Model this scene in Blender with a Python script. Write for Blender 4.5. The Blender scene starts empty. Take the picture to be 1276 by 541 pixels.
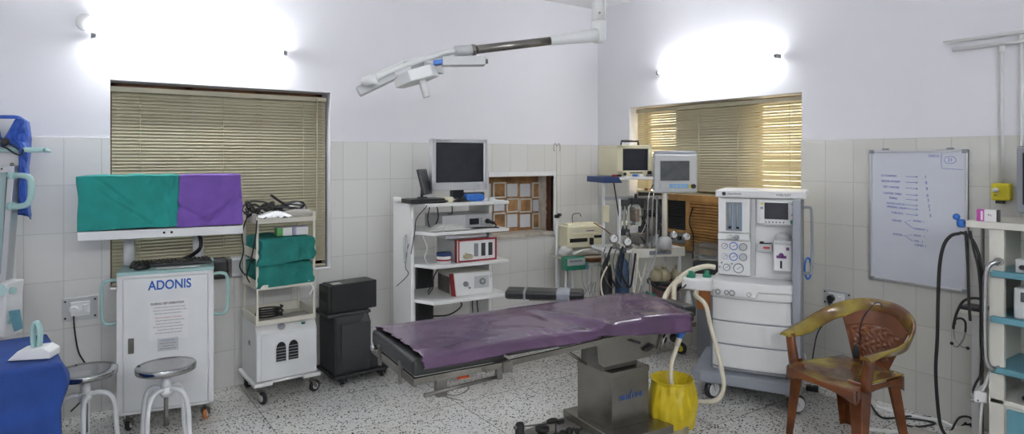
import bpy, bmesh, math, random
from mathutils import Vector, Matrix, noise, Euler
R = math.radians
S = bpy.context.scene
COL = S.collection
rnd = random.Random(7)

# ------------------------------------------------------------------ camera, world, exposure
CAM = Vector((-4.475, -4.890, 1.63)); F, CX, CY = 797.0, 638.0, 197.0
cd = bpy.data.cameras.new('camera'); cam = bpy.data.objects.new('camera', cd); COL.objects.link(cam)
cam.location = CAM; cam.rotation_euler = (R(90), 0, -math.atan2(.571, .821))
cd.sensor_width = 36; cd.lens = F / 1276 * 36; cd.shift_y = -(270.5 - CY) / 1276; cd.clip_start = .05
S.camera = cam
S.view_settings.view_transform = 'Standard'; S.view_settings.look = 'None'
S.view_settings.gamma = 1; S.view_settings.use_curve_mapping = False
S.view_settings.exposure = 1.75
W = bpy.data.worlds.new('world'); S.world = W; W.use_nodes = True
W.node_tree.nodes['Background'].inputs[0].default_value = (1.0, .80, .50, 1)
W.node_tree.nodes['Background'].inputs[1].default_value = 2.6
TUBE_E = 37.0       # radiance of every fluorescent tube
TUBE_C = (.93, .97, 1.0)

def at(px, py, x=None, y=None, z=None, d=None):
    """the point of the room on the sight line of a photo pixel, at a known wall, height or depth"""
    s = (px - CX) / F; v = Vector((.821*s + .571, -.571*s + .821, -(py - CY) / F))
    if x is not None: t = (x - CAM.x) / v.x
    elif y is not None: t = (y - CAM.y) / v.y
    elif z is not None: t = (z - CAM.z) / v.z
    else: t = d
    return CAM + v * t

# ------------------------------------------------------------------ materials
def nodes(m):
    m.use_nodes = True; t = m.node_tree; return t, t.nodes, t.links, t.nodes['Principled BSDF']
def mat(name, c, rough=.5, metal=0., var=.06, vs=6., bump=0., bs=60., coat=0., trans=0., spec=.5, sheen=0.):
    m = bpy.data.materials.new(name); t, N, Lk, b = nodes(m)
    b.inputs['Roughness'].default_value = rough; b.inputs['Metallic'].default_value = metal
    b.inputs['Coat Weight'].default_value = coat; b.inputs['Transmission Weight'].default_value = trans
    b.inputs['Specular IOR Level'].default_value = spec; b.inputs['Sheen Weight'].default_value = sheen
    tc = N.new('ShaderNodeTexCoord'); nz = N.new('ShaderNodeTexNoise'); nz.inputs['Scale'].default_value = vs
    nz.inputs['Detail'].default_value = 5
    Lk.new(tc.outputs['Object'], nz.inputs['Vector'])
    r = N.new('ShaderNodeValToRGB'); r.color_ramp.elements[0].position = .3; r.color_ramp.elements[1].position = .7
    r.color_ramp.elements[0].color = tuple(max(0, k*(1-var)) for k in c) + (1,)
    r.color_ramp.elements[1].color = tuple(min(1, k*(1+var)) for k in c) + (1,)
    Lk.new(nz.outputs['Fac'], r.inputs['Fac']); Lk.new(r.outputs['Color'], b.inputs['Base Color'])
    if bump:
        n2 = N.new('ShaderNodeTexNoise'); n2.inputs['Scale'].default_value = bs; Lk.new(tc.outputs['Object'], n2.inputs['Vector'])
        bp = N.new('ShaderNodeBump'); bp.inputs['Strength'].default_value = bump; bp.inputs['Distance'].default_value = .01
        Lk.new(n2.outputs['Fac'], bp.inputs['Height']); Lk.new(bp.outputs['Normal'], b.inputs['Normal'])
    return m
def emis(name, c, s):
    m = bpy.data.materials.new(name); t, N, Lk, b = nodes(m)
    b.inputs['Emission Color'].default_value = tuple(c) + (1,); b.inputs['Emission Strength'].default_value = s
    b.inputs['Base Color'].default_value = (.9, .9, .9, 1); return m
def grid_mat(name, base, mortar, w, h, ox, oz, axes, ms=.003, rough=.25, var=.03, terrazzo=False):
    m = bpy.data.materials.new(name); t, N, Lk, b = nodes(m)
    tc = N.new('ShaderNodeTexCoord'); sp = N.new('ShaderNodeSeparateXYZ'); cb = N.new('ShaderNodeCombineXYZ')
    Lk.new(tc.outputs['Object'], sp.inputs[0])
    Lk.new(sp.outputs[axes[0]], cb.inputs[0]); Lk.new(sp.outputs[axes[1]], cb.inputs[1])
    mp = N.new('ShaderNodeMapping'); mp.inputs['Location'].default_value = (ox, oz, 0); Lk.new(cb.outputs[0], mp.inputs[0])
    br = N.new('ShaderNodeTexBrick'); br.offset = 0; br.squash = 1
    br.inputs['Scale'].default_value = 1; br.inputs['Brick Width'].default_value = w; br.inputs['Row Height'].default_value = h
    br.inputs['Mortar Size'].default_value = ms; br.inputs['Mortar Smooth'].default_value = .15
    br.inputs['Color1'].default_value = tuple(k*(1-var) for k in base)+(1,); br.inputs['Color2'].default_value = tuple(min(1, k*(1+var)) for k in base)+(1,)
    br.inputs['Mortar'].default_value = tuple(mortar)+(1,)
    Lk.new(mp.outputs[0], br.inputs['Vector'])
    out = br.outputs['Color']
    if terrazzo:
        prev = out
        for sc, thr, col in ((52, .32, (.03, .03, .03)), (88, .33, (.09, .085, .08)), (31, .21, (.035, .035, .03)), (60, .22, (.95, .93, .9))):
            vo = N.new('ShaderNodeTexVoronoi'); vo.inputs['Scale'].default_value = sc; Lk.new(tc.outputs['Object'], vo.inputs['Vector'])
            n1 = N.new('ShaderNodeTexNoise'); n1.inputs['Scale'].default_value = sc*2.3; Lk.new(tc.outputs['Object'], n1.inputs['Vector'])
            ad = N.new('ShaderNodeMath'); ad.operation = 'MULTIPLY_ADD'; ad.inputs[1].default_value = .5; Lk.new(n1.outputs['Fac'], ad.inputs[0]); Lk.new(vo.outputs['Distance'], ad.inputs[2])
            # only some cells carry a chip
            sx = N.new('ShaderNodeSeparateXYZ'); Lk.new(vo.outputs['Color'], sx.inputs[0])
            g = N.new('ShaderNodeMath'); g.operation = 'LESS_THAN'; g.inputs[1].default_value = .55; Lk.new(sx.outputs[0], g.inputs[0])
            l = N.new('ShaderNodeMath'); l.operation = 'LESS_THAN'; l.inputs[1].default_value = thr + .22; Lk.new(ad.outputs[0], l.inputs[0])
            mu = N.new('ShaderNodeMath'); mu.operation = 'MULTIPLY'; Lk.new(g.outputs[0], mu.inputs[0]); Lk.new(l.outputs[0], mu.inputs[1])
            mx = N.new('ShaderNodeMixRGB'); mx.inputs['Color2'].default_value = col+(1,); Lk.new(mu.outputs[0], mx.inputs['Fac']); Lk.new(prev, mx.inputs['Color1']); prev = mx.outputs[0]
        n3 = N.new('ShaderNodeTexNoise'); n3.inputs['Scale'].default_value = 1.6; n3.inputs['Detail'].default_value = 6; Lk.new(tc.outputs['Object'], n3.inputs['Vector'])
        rp = N.new('ShaderNodeValToRGB'); rp.color_ramp.elements[0].color = (.86, .85, .82, 1); rp.color_ramp.elements[1].color = (1, 1, 1, 1)
        rp.color_ramp.elements[0].position = .35; rp.color_ramp.elements[1].position = .6
        Lk.new(n3.outputs['Fac'], rp.inputs[0])
        mm = N.new('ShaderNodeMixRGB'); mm.blend_type = 'MULTIPLY'; mm.inputs['Fac'].default_value = 1; Lk.new(prev, mm.inputs['Color1']); Lk.new(rp.outputs[0], mm.inputs['Color2']); out = mm.outputs[0]
    else:
        bp = N.new('ShaderNodeBump'); bp.inputs['Strength'].default_value = .4; bp.inputs['Distance'].default_value = .002; bp.invert = True
        Lk.new(br.outputs['Fac'], bp.inputs['Height']); Lk.new(bp.outputs['Normal'], b.inputs['Normal'])
    Lk.new(out, b.inputs['Base Color']); b.inputs['Roughness'].default_value = rough
    return m

M = dict(
 paint=mat('wall_paint', (.81, .80, .83), .7, var=.015, vs=1.2, bump=.05, bs=8),
 ceil=mat('ceiling_paint', (.82, .82, .83), .8, var=.01),
 tile_b=grid_mat('glazed_tile_back', (.72, .71, .68), (.58, .57, .54), .2, .3, .093, -.26, (0, 2)),
 tile_r=grid_mat('glazed_tile_right', (.68, .67, .62), (.55, .54, .49), .2, .3, 0.0, -.26, (1, 2)),
 floor=grid_mat('terrazzo', (.74, .73, .70), (.30, .28, .26), 1.115, .6, .115, 0, (0, 1), ms=.0035, rough=.26, var=.01, terrazzo=True),
 reveal=mat('reveal_paint', (.62, .60, .56), .7),
 slat=mat('blind_slat', (.50, .47, .34), .45, var=.04),
 white=mat('white_enamel', (.74, .75, .75), .3, var=.03, coat=.2),
 white2=mat('white_plastic', (.78, .78, .77), .4, var=.02),
 lam=mat('white_laminate', (.78, .78, .76), .35, var=.02),
 cream=mat('cream_paint', (.66, .64, .57), .4, var=.05),
 beige=mat('beige_plastic', (.72, .67, .47), .45, var=.03),
 offw=mat('yellowed_white', (.66, .63, .54), .4, var=.06),
 teal=mat('pale_teal_plastic', (.36, .55, .53), .35, var=.03),
 tealsh=mat('blue_teal_paint', (.12, .30, .36), .35, var=.05),
 glassg=mat('teal_glass', (.33, .45, .45), .15, var=.03),
 cteal=mat('green_teal_cloth', (.012, .25, .22), .85, var=.12, vs=9, bump=.25, bs=220),
 cteal2=mat('dark_teal_cloth', (.01, .17, .145), .85, var=.18, vs=9, bump=.25, bs=220),
 cpurp=mat('violet_cloth', (.16, .075, .36), .8, var=.12, vs=9, bump=.2, bs=220),
 cblue=mat('blue_cloth', (.008, .045, .22), .8, var=.2, vs=8, bump=.25, bs=150),
 lead=mat('blue_apron_vinyl', (.015, .075, .38), .45, var=.2, vs=8),
 vinyl=mat('purple_rexine', (.095, .050, .105), .24, var=.22, vs=3.2, bump=.12, bs=14, coat=.25),
 blackv=mat('black_vinyl', (.016, .017, .017), .35, var=.2, bump=.1),
 black=mat('black_plastic', (.018, .018, .02), .4, var=.15),
 rubber=mat('black_rubber', (.012, .012, .012), .6),
 dgrey=mat('charcoal_plastic', (.034, .036, .039), .5, var=.08),
 grey=mat('grey_plastic', (.25, .26, .28), .45, var=.05),
 lgrey=mat('light_grey_plastic', (.52, .53, .53), .4, var=.03),
 mgrey=mat('blue_grey_paint', (.30, .32, .36), .4, var=.04),
 steel=mat('brushed_steel', (.27, .255, .23), .27, metal=.95, var=.22, vs=4, bump=.03, bs=90),
 dsteel=mat('dull_dark_steel', (.20, .19, .175), .45, metal=.8, var=.3, vs=9),
 chrome=mat('chrome', (.44, .44, .44), .13, metal=1., var=.05),
 alu=mat('aluminium', (.62, .63, .64), .35, metal=.7, var=.03),
 screen=mat('dark_screen', (.022, .024, .032), .12, var=.2, vs=12),
 screen2=mat('grey_screen', (.09, .095, .10), .15, var=.3, vs=14),
 dark=mat('near_black', (.008, .008, .008), .7),
 blue=mat('mid_blue', (.03, .16, .55), .45),
 navy=mat('navy_blue', (.015, .04, .14), .45),
 ink=mat('marker_ink', (.08, .12, .50), .6),
 adonis=mat('blue_lettering', (.01, .10, .42), .5),
 print_=mat('dark_print', (.06, .06, .10), .6),
 redp=mat('red_print', (.45, .05, .05), .6),
 red=mat('dark_red_paint', (.30, .02, .025), .4),
 orange=mat('orange_plastic', (.65, .09, .02), .45),
 yellow=mat('yellow_plastic', (.72, .60, .02), .4),
 ybag=mat('yellow_bag', (.56, .42, .012), .4, var=.12, vs=14, bump=.5, bs=25),
 wood=mat('varnished_wood', (.46, .25, .08), .4, var=.25, vs=12),
 woodd=mat('brown_wood', (.22, .09, .035), .5, var=.3, vs=10),
 marble=mat('brown_veined_tile', (.36, .19, .08), .35, var=.5, vs=9),
 wtile=mat('white_niche_tile', (.66, .67, .70), .3, var=.03),
 plaster=mat('rough_plaster', (.55, .50, .43), .9, var=.2, vs=14, bump=.5, bs=30),
 brown=mat('bare_dark_board', (.10, .035, .02), .8, var=.4),
 paper=mat('paper', (.80, .80, .80), .8, var=.01),
 cotton=mat('crumpled_gauze', (.60, .59, .56), .9, var=.12, bump=.3),
 rag=mat('grey_rag', (.42, .40, .35), .9, var=.2, bump=.4),
 green=mat('green_plastic', (.02, .22, .13), .4),
 boxg=mat('green_carton', (.10, .36, .10), .6), boxl=mat('lilac_carton', (.45, .42, .62), .6),
 pinkb=mat('magenta_carton', (.45, .05, .33), .5), pink=mat('pink_plastic', (.50, .27, .27), .5),
 hose=mat('cream_hose', (.72, .66, .52), .45, var=.05),
 clear=mat('clear_plastic', (.75, .78, .78), .15, trans=.6),
 glass=mat('smoky_glass', (.72, .76, .74), .05, trans=.9),
 cylb=mat('navy_cylinder', (.03, .07, .15), .45),
 wb=mat('whiteboard', (.66, .68, .74), .2, var=.02),
 chalky=mat('carton_white', (.75, .74, .73), .6), violet=mat('violet_plastic', (.16, .05, .2), .4),
 lamp=mat('lamp_white', (.76, .77, .76), .35, var=.02), tan=mat('orange_tan', (.55, .2, .06), .6),
 straw=mat('blue_keys', (.16, .42, .75), .4), canister=mat('khaki', (.42, .37, .24), .5),
)
# moulded plastic chair: brown with streaks of green gold, a pattern of the plastic itself
def chair_mat(name, a, bcol, scale):
    m = bpy.data.materials.new(name); t, N, Lk, b = nodes(m)
    tc = N.new('ShaderNodeTexCoord'); nz = N.new('ShaderNodeTexNoise'); nz.inputs['Scale'].default_value = scale; nz.inputs['Detail'].default_value = 4
    nz.inputs['Distortion'].default_value = .4
    Lk.new(tc.outputs['Object'], nz.inputs['Vector']); r = N.new('ShaderNodeValToRGB')
    r.color_ramp.elements[0].position = .40; r.color_ramp.elements[1].position = .62
    r.color_ramp.elements[0].color = a+(1,); r.color_ramp.elements[1].color = bcol+(1,)
    Lk.new(nz.outputs['Fac'], r.inputs[0]); Lk.new(r.outputs[0], b.inputs['Base Color'])
    b.inputs['Roughness'].default_value = .22; b.inputs['Coat Weight'].default_value = .3; return m
M['ch_leg'] = chair_mat('chair_plastic_brown', (.10, .026, .007), (.18, .052, .013), 5)
M['ch_gold'] = chair_mat('chair_plastic_gold', (.12, .045, .015), (.34, .26, .035), 3.4)
_t, _N, _L, _b = nodes(M['slat'])
_tr = _N.new('ShaderNodeBsdfTranslucent'); _tr.inputs[0].default_value = (.62, .52, .30, 1); _mx = _N.new('ShaderNodeMixShader'); _mx.inputs[0].default_value = .22
_L.new(_b.outputs[0], _mx.inputs[1]); _L.new(_tr.outputs[0], _mx.inputs[2]); _L.new(_mx.outputs[0], _N['Material Output'].inputs[0])
M['tube'] = emis('lit_tube', TUBE_C, TUBE_E); M['tube3'] = emis('lit_tube_dimmer', TUBE_C, TUBE_E*.62); M['tube2'] = emis('lit_tube_rear', TUBE_C, TUBE_E*2.0)

# ------------------------------------------------------------------ mesh builder
def catmull(pts, sub=6, closed=False):
    pts = [Vector(p) for p in pts]
    if len(pts) < 3 and not closed: return pts
    out = []; n = len(pts)
    rng = n if closed else n - 1
    for i in range(rng):
        p0 = pts[(i-1) % n] if closed or i > 0 else pts[0]
        p1 = pts[i]; p2 = pts[(i+1) % n]; p3 = pts[(i+2) % n] if closed or i+2 < n else pts[-1]
        for k in range(sub):
            t = k/sub
            out.append(.5*((2*p1) + (-p0+p2)*t + (2*p0-5*p1+4*p2-p3)*t*t + (-p0+3*p1-3*p2+p3)*t**3))
    if not closed: out.append(pts[-1])
    return out

class MB:
    def __init__(s): s.b = bmesh.new()
    def box(s, c, sz, rot=(0, 0, 0)):
        m = Matrix.Translation(Vector(c)) @ Euler(tuple(R(a) for a in rot)).to_matrix().to_4x4() @ Matrix.Diagonal(tuple(sz)+(1,))
        bmesh.ops.create_cube(s.b, size=1, matrix=m); return s
    def bx(s, x0, x1, y0, y1, z0, z1, rot=(0, 0, 0)):
        return s.box(((x0+x1)/2, (y0+y1)/2, (z0+z1)/2), (abs(x1-x0), abs(y1-y0), abs(z1-z0)), rot)
    def cyl(s, a, b, r, r2=None, n=20, caps=True):
        return s.sweep([a, b], [r, r if r2 is None else r2], n, caps=caps)
    def sweep(s, pts, rad, n=8, closed=False, caps=True, flat=None):
        pts = [Vector(p) for p in pts]; m = len(pts)
        if not isinstance(rad, (list, tuple)): rad = [rad]*m
        rings = []; up = None
        for i, p in enumerate(pts):
            if closed: t = pts[(i+1) % m] - pts[i-1]
            else: t = pts[min(i+1, m-1)] - pts[max(i-1, 0)]
            if t.length < 1e-9: t = Vector((0, 0, 1))
            t.normalize()
            if flat is not None: u = (Vector(flat) - t*Vector(flat).dot(t)).normalized()
            elif up is None: u = t.orthogonal().normalized()
            else:
                u = up - t*up.dot(t)
                u = u.normalized() if u.length > 1e-6 else t.orthogonal().normalized()
            up = u; w = t.cross(u)
            ring = []
            for k in range(n):
                a = 2*math.pi*k/n; r = rad[i]
                rx, ry = r if isinstance(r, (tuple, list)) else (r, r)
                ring.append(s.b.verts.new(p + u*math.cos(a)*rx + w*math.sin(a)*ry))
            rings.append(ring)
        for i in range(m if closed else m-1):
            A, B = rings[i], rings[(i+1) % m]
            for k in range(n):
                f = s.b.faces.new((A[k], A[(k+1) % n], B[(k+1) % n], B[k])); f.smooth = n > 6
        if caps and not closed:
            s.b.faces.new(list(reversed(rings[0]))); s.b.faces.new(rings[-1])
        return s
    def tube(s, pts, r, n=8, sub=6, closed=False):
        return s.sweep(catmull(pts, sub, closed), r, n, closed)
    def lathe(s, prof, c=(0, 0, 0), n=32, rot=None, caps=True):
        c = Vector(c); rings = []
        for r, z in prof:
            ring = []
            for k in range(n):
                a = 2*math.pi*k/n; v = Vector((r*math.cos(a), r*math.sin(a), z))
                if rot is not None: v = rot @ v
                ring.append(s.b.verts.new(c + v))
            rings.append(ring)
        for A, B in zip(rings, rings[1:]):
            for k in range(n):
                f = s.b.faces.new((A[k], A[(k+1) % n], B[(k+1) % n], B[k])); f.smooth = True
        if caps and prof[0][0] > 1e-5: s.b.faces.new(list(reversed(rings[0])))
        if caps and prof[-1][0] > 1e-5: s.b.faces.new(rings[-1])
        return s
    def prism(s, poly, vec):
        vec = Vector(vec); a = [s.b.verts.new(Vector(p)) for p in poly]; b = [s.b.verts.new(Vector(p)+vec) for p in poly]
        n = len(a); s.b.faces.new(list(reversed(a))); s.b.faces.new(b)
        for k in range(n): s.b.faces.new((a[k], a[(k+1) % n], b[(k+1) % n], b[k]))
        return s
    def surf(s, fn, nu, nv, closed_u=False, smooth=True):
        g = [[s.b.verts.new(Vector(fn(i/(nu if closed_u else nu-1), j/(nv-1)))) for i in range(nu)] for j in range(nv)]
        for j in range(nv-1):
            for i in range(nu if closed_u else nu-1):
                f = s.b.faces.new((g[j][i], g[j][(i+1) % nu], g[j+1][(i+1) % nu], g[j+1][i])); f.smooth = smooth
        return s
    def ball(s, c, r, sc=(1, 1, 1), seg=16):
        m = Matrix.Translation(Vector(c)) @ Matrix.Diagonal(tuple(k*r for k in sc)+(1,))
        g = bmesh.ops.create_uvsphere(s.b, u_segments=seg, v_segments=seg//2+2, radius=1, matrix=m)
        for v in g['verts']:
            for f in v.link_faces: f.smooth = True
        return s
    def rough(s, amp, sc, seed=0, zmin=None):
        for v in s.b.verts:
            if zmin is not None and v.co.z < zmin: continue
            v.co += Vector(noise.noise_vector(v.co*sc + Vector((seed*7.3, seed, 0)))) * amp
        return s

def obj(name, mb, m, parent=None, bevel=0, solid=0, seg=2, subd=0):
    me = bpy.data.meshes.new(name)
    bmesh.ops.recalc_face_normals(mb.b, faces=mb.b.faces[:])
    mb.b.to_mesh(me); mb.b.free(); me.materials.append(M[m] if isinstance(m, str) else m)
    o = bpy.data.objects.new(name, me); COL.objects.link(o)
    if parent is not None: o.parent = parent
    if solid:
        q = o.modifiers.new('s', 'SOLIDIFY'); q.thickness = solid; q.offset = 0
    if bevel:
        q = o.modifiers.new('b', 'BEVEL'); q.width = bevel; q.segments = seg; q.limit_method = 'ANGLE'; q.angle_limit = R(40)
    if subd:
        q = o.modifiers.new('d', 'SUBSURF'); q.levels = q.render_levels = subd
    return o
def tag(o, label, cat, group=None, kind=None):
    o['label'] = label; o['category'] = cat
    if group: o['group'] = group
    if kind: o['kind'] = kind
    return o
def thing(name, label, cat, loc, ang=0, group=None):
    o = bpy.data.objects.new(name, None); COL.objects.link(o); o.location = loc; o.rotation_euler = (0, 0, R(ang))
    o.empty_display_size = .1
    return tag(o, label, cat, group)
def struct(name, mb, m, label=None, parent=None, bevel=0):
    o = obj(name, mb, m, parent, bevel); 
    if parent is None: o['kind'] = 'structure'
    if label: o['label'] = label
    return o
def lab(o, label): o['label'] = label; return o
def copy_tree(o, parent=None):
    c = o.copy(); COL.objects.link(c); c.parent = parent
    for ch in list(o.children): copy_tree(ch, c)
    return c
def text(name, s, size, m, parent, loc, rot, sx=1., ext=.0006, bold=0.):
    cu = bpy.data.curves.new(name, 'FONT'); cu.body = s; cu.size = size; cu.extrude = ext; cu.offset = bold
    cu.align_x = 'CENTER'; cu.align_y = 'CENTER'
    t = bpy.data.objects.new(name, cu); COL.objects.link(t)
    me = bpy.data.meshes.new_from_object(t.evaluated_get(bpy.context.evaluated_depsgraph_get()))
    bpy.data.objects.remove(t); bpy.data.curves.remove(cu)
    me.materials.clear(); me.materials.append(M[m]); o = bpy.data.objects.new(name, me); COL.objects.link(o)
    o.parent = parent; o.location = loc; o.rotation_euler = rot; o.scale = (sx, 1, 1); return o
FR = (R(90), 0, 0)      # lettering upright, facing local -Y
def castor(parent, x, y, top, r=.035, w=.02, wm='rubber', fm='dsteel', ang=20, hubm='lgrey', hr=.55):
    f = MB(); a = R(ang); cx, cy = x+math.cos(a)*r*.6, y+math.sin(a)*r*.6
    f.cyl((x, y, top), (x, y, top-.012), r*.7); f.cyl((x, y, top), (x, y, r*1.9), r*.25)
    n = Vector((-math.sin(a), math.cos(a), 0))
    for s_ in (-1, 1):
        q = n*s_*(w/2+.004)
        f.prism([Vector((x, y, r*2.05))+q-n*.002+Vector((-.01, 0, 0)), Vector((x, y, r*2.05))+q-n*.002+Vector((.016, 0, 0)),
                 Vector((cx+.01, cy, r*.8))+q-n*.002, Vector((cx-.01, cy, r*.8))+q-n*.002], n*.004)
    f.box((x, y, r*2.05), (.035, w+.01, .006), (0, 0, ang))
    F_ = obj('castor', f, fm, parent)
    c = Vector((cx, cy, r)); rot = Vector((0, 0, 1)).rotation_difference(n).to_matrix()
    wh = obj('wheel', MB().lathe([(r*.35, -w/2), (r*.85, -w/2), (r, -w/3), (r, w/3), (r*.85, w/2), (r*.35, w/2)], c, 24, rot), wm, F_)
    obj('hub', MB().lathe([(r*hr, -w/2-.008*(hr > .6)-.002), (r*hr, w/2+.008*(hr > .6)+.002)], c, 16, rot), hubm, F_)
    return F_
def cable(name, label, pts, r, m='rubber', group=None, n=6, sub=7, cat='cable'):
    return tag(obj(name, MB().tube(pts, r, n, sub), m), label, cat, group)
def pill(cx, cy, rx, ry, th, n=8, y=True):
    pass

# ------------------------------------------------------------------ the room
CH = 3.155; XW, YW = -5.9, -6.4; TH = .30
def wall(axis, lo, hi, z0, z1, a, b, holes, m, name, label=None):
    """wall slab between depth a and b with rectangular openings (u0,u1,z0,z1)"""
    us = sorted({lo, hi, *[h[0] for h in holes], *[h[1] for h in holes]}); us = [u for u in us if lo <= u <= hi]
    zs = sorted({z0, z1, *[min(max(h[2], z0), z1) for h in holes], *[min(max(h[3], z0), z1) for h in holes]})
    mb = MB(); b_ = mb.b; vs = {}
    def V(u, z, t):
        k = (round(u, 4), round(z, 4), t)
        if k not in vs:
            dd = a if t == 0 else b
            vs[k] = b_.verts.new((u, dd, z) if axis == 'x' else (dd, u, z))
        return vs[k]
    solid = lambda i, j: 0 <= i < len(us)-1 and 0 <= j < len(zs)-1 and not any(
        h[0]-1e-6 <= us[i] and us[i+1] <= h[1]+1e-6 and h[2]-1e-6 <= zs[j] and zs[j+1] <= h[3]+1e-6 for h in holes)
    for i in range(len(us)-1):
        for j in range(len(zs)-1):
            if not solid(i, j): continue
            q = [(us[i], zs[j]), (us[i+1], zs[j]), (us[i+1], zs[j+1]), (us[i], zs[j+1])]
            for t in (0, 1): b_.faces.new([V(u, z, t) for u, z in q])
            for (di, dj, k) in ((0, -1, 0), (1, 0, 1), (0, 1, 2), (-1, 0, 3)):
                if not solid(i+di, j+dj):
                    p, r_ = q[k], q[(k+1) % 4]
                    b_.faces.new([V(*p, 0), V(*r_, 0), V(*r_, 1), V(*p, 1)])
    return struct(name, mb, m, label)
W1 = (-4.245, -2.79, .775, 2.14); NI = (-1.33, -.585, .905, 1.47); W2 = (-2.215, -.44, .80, 2.12)
struct('floor', MB().bx(XW-.3, TH, YW-.3, TH, -.1, 0), 'floor', 'grey terrazzo floor with black chips')
struct('ceiling', MB().bx(XW-.3, TH, YW-.3, TH, CH, CH+.1), 'ceil')
wall('x', XW, TH, 0, CH, .012, TH, [W1, NI], 'paint', 'wall_back')
wall('y', YW, .012, 0, CH, .012, TH, [W2], 'paint', 'wall_right')
struct('wall_left', MB().bx(XW-.3, XW, YW-.3, TH, 0, CH), 'paint')
struct('wall_front', MB().bx(XW, TH, YW-.3, YW, 0, CH), 'paint')
TZ = 1.76
wall('x', XW, 0, 0, TZ, 0, .0119, [W1, NI], 'tile_b', 'trim_1', 'pale glazed wall tiles of the back wall')
wall('y', YW, 0, 0, TZ, 0, .0119, [W2], 'tile_r', 'trim_2', 'pale glazed wall tiles of the right wall')

# windows: frame, panes
def window(name, axis, w, dep, cols, mats):
    u0, u1, z0, z1 = w
    def bb(mb, a, b, c, d, e, f): return mb.bx(a, b, e, f, c, d) if axis == 'x' else mb.bx(e, f, a, b, c, d)
    f = MB(); t = .045
    bb(f, u0, u1, z0, z0+t, dep, dep+.05); bb(f, u0, u1, z1-t, z1, dep, dep+.05)
    n = len(cols)+1; es = [u0] + cols + [u1]
    for e in es: 
        a, b = (e, e+t) if e == u0 else ((e-t, e) if e == u1 else (e-t/2, e+t/2))
        bb(f, a, b, z0, z1, dep, dep+.05)
    o = struct(name, f, 'woodd')
    for k, (a, b) in enumerate(zip(es, es[1:])):
        g = MB(); bb(g, a+t/2, b-t/2, z0+t, z1-t, dep+.02, dep+.03); obj('pane', g, mats[k], o)
    return o
window('window_1', 'x', W1, .22, [-3.76, -3.27], ['canister']*3)
struct('trim_8', MB().bx(.13, .15, W2[0], W2[1], W2[2], 1.31), 'dgrey', 'dark grey board closing the lower part of the right window')
window('window_2', 'y', W2, .22, [-1.70, -.86], ['glass', 'canister', 'glass'])

def blind(label, axis, u0, u1, z0, z1, dep, cords, group):
    base = ((u0+u1)/2, dep, z1) if axis == 'x' else (dep, (u0+u1)/2, z1)
    t = thing('venetian_blind', label, 'window blind', base, 0 if axis == 'x' else -90, group)
    hw = (u1-u0)/2; H_ = z1-z0
    obj('headrail', MB().bx(-hw, hw, -.02, .02, -.035, 0), 'slat', t, .003)
    sl = MB(); n = int((H_-.06)/.0225); zz = -.05
    for k in range(n):
        z = -.05-.0225*k; tilt = R(56); w = .0130
        jit = rnd.uniform(-.0012, .0012)
        prev = None
        for q in range(4):
            s_ = -1+2*q/3; yy = s_*w*math.cos(tilt); z_ = z + s_*w*math.sin(tilt)*1 + jit; yy += .0022*(1-s_*s_)*-1
            cur = [sl.b.verts.new((-hw+.005, yy, z_)), sl.b.verts.new((hw-.005, yy, z_+rnd.uniform(-.0006, .0006)))]
            if prev: fc = sl.b.faces.new((prev[0], prev[1], cur[1], cur[0])); fc.smooth = True
            prev = cur
    so = obj('slats', sl, 'slat', t)
    obj('bottom_rail', MB().bx(-hw+.005, hw-.005, -.012, .012, -H_, -H_+.018), 'slat', t, .002)
    for c in cords:
        cc = c - (u0+u1)/2
        if axis != 'x': cc = -cc
        obj('ladder_cord', MB().cyl((cc, -.018, -.03), (cc, -.018, -H_+.01), .0018, n=6), 'canister', t)
    return t
blind('wide beige venetian blind behind the teal and violet covered monitors', 'x', W1[0]+.006, W1[1]-.012, W1[2]+.01, W1[3]-.035, .09, [-4.07, -3.55, -2.98], None)
blind('beige venetian blind above the wooden air conditioner, daylight at its sides', 'y', W2[0]+.015, W2[1]-.03, 1.30, W2[3]-.02, .09, [-2.08, -1.62, -1.22, -.62], None)
obj_ = MB().tube([(-2.88, .055, 2.09), (-2.88, .053, 1.6), (-2.885, .053, 1.15)], .004, 6)
tag(obj('blind_cord', obj_, 'canister'), 'hanging pull cord at the right end of the wide blind', 'cord')

# niche: torn opening closed with a lattice of brown and white tiles
nb = MB().bx(NI[0], NI[1], .235, .30, NI[2], NI[3]); struct('trim_3', nb, 'plaster', 'plaster back of the wall niche')
fr = MB(); t_ = .035
fr.bx(NI[0]-.01, NI[1]+.045, -.012, .03, NI[3]-.012, NI[3]+.03); fr.bx(NI[1], NI[1]+.045, -.012, .03, NI[2]-.03, NI[3])
struct('trim_4', fr, 'white2', 'white frame around the wall niche')
struct('trim_5', MB().bx(NI[0], NI[1], -.01, .235, NI[2]-.02, NI[2]+.012), 'plaster', 'rough sill of the wall niche')
pr = MB()
pr.surf(lambda u, v: (NI[1]-.006-.012*abs(noise.noise(Vector((u*5, v*9, 2)))), .10+.13*u+.012*noise.noise(Vector((0, v*14, u))), NI[2]+.012+(NI[3]-NI[2]-.02)*v), 8, 30)
struct('trim_6', pr, 'plaster', 'loose plaster on the right side of the niche')
struct('trim_7', MB().bx(NI[1]-.005, NI[1]+.0, .03, .235, NI[2], NI[3]), 'brown', 'bare dark side of the niche')
lat = thing('tile_lattice', 'lattice of square brown and white tiles closing the wall niche', 'tile panel', (NI[0], .23, NI[2]), 0)
lf = MB()
cols_ = [(598, 611), (615, 628), (631.5, 644), (647.5, 660), (663.5, 677)]
rows_ = [(283, 267), (263, 249), (245, 229)]
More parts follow.
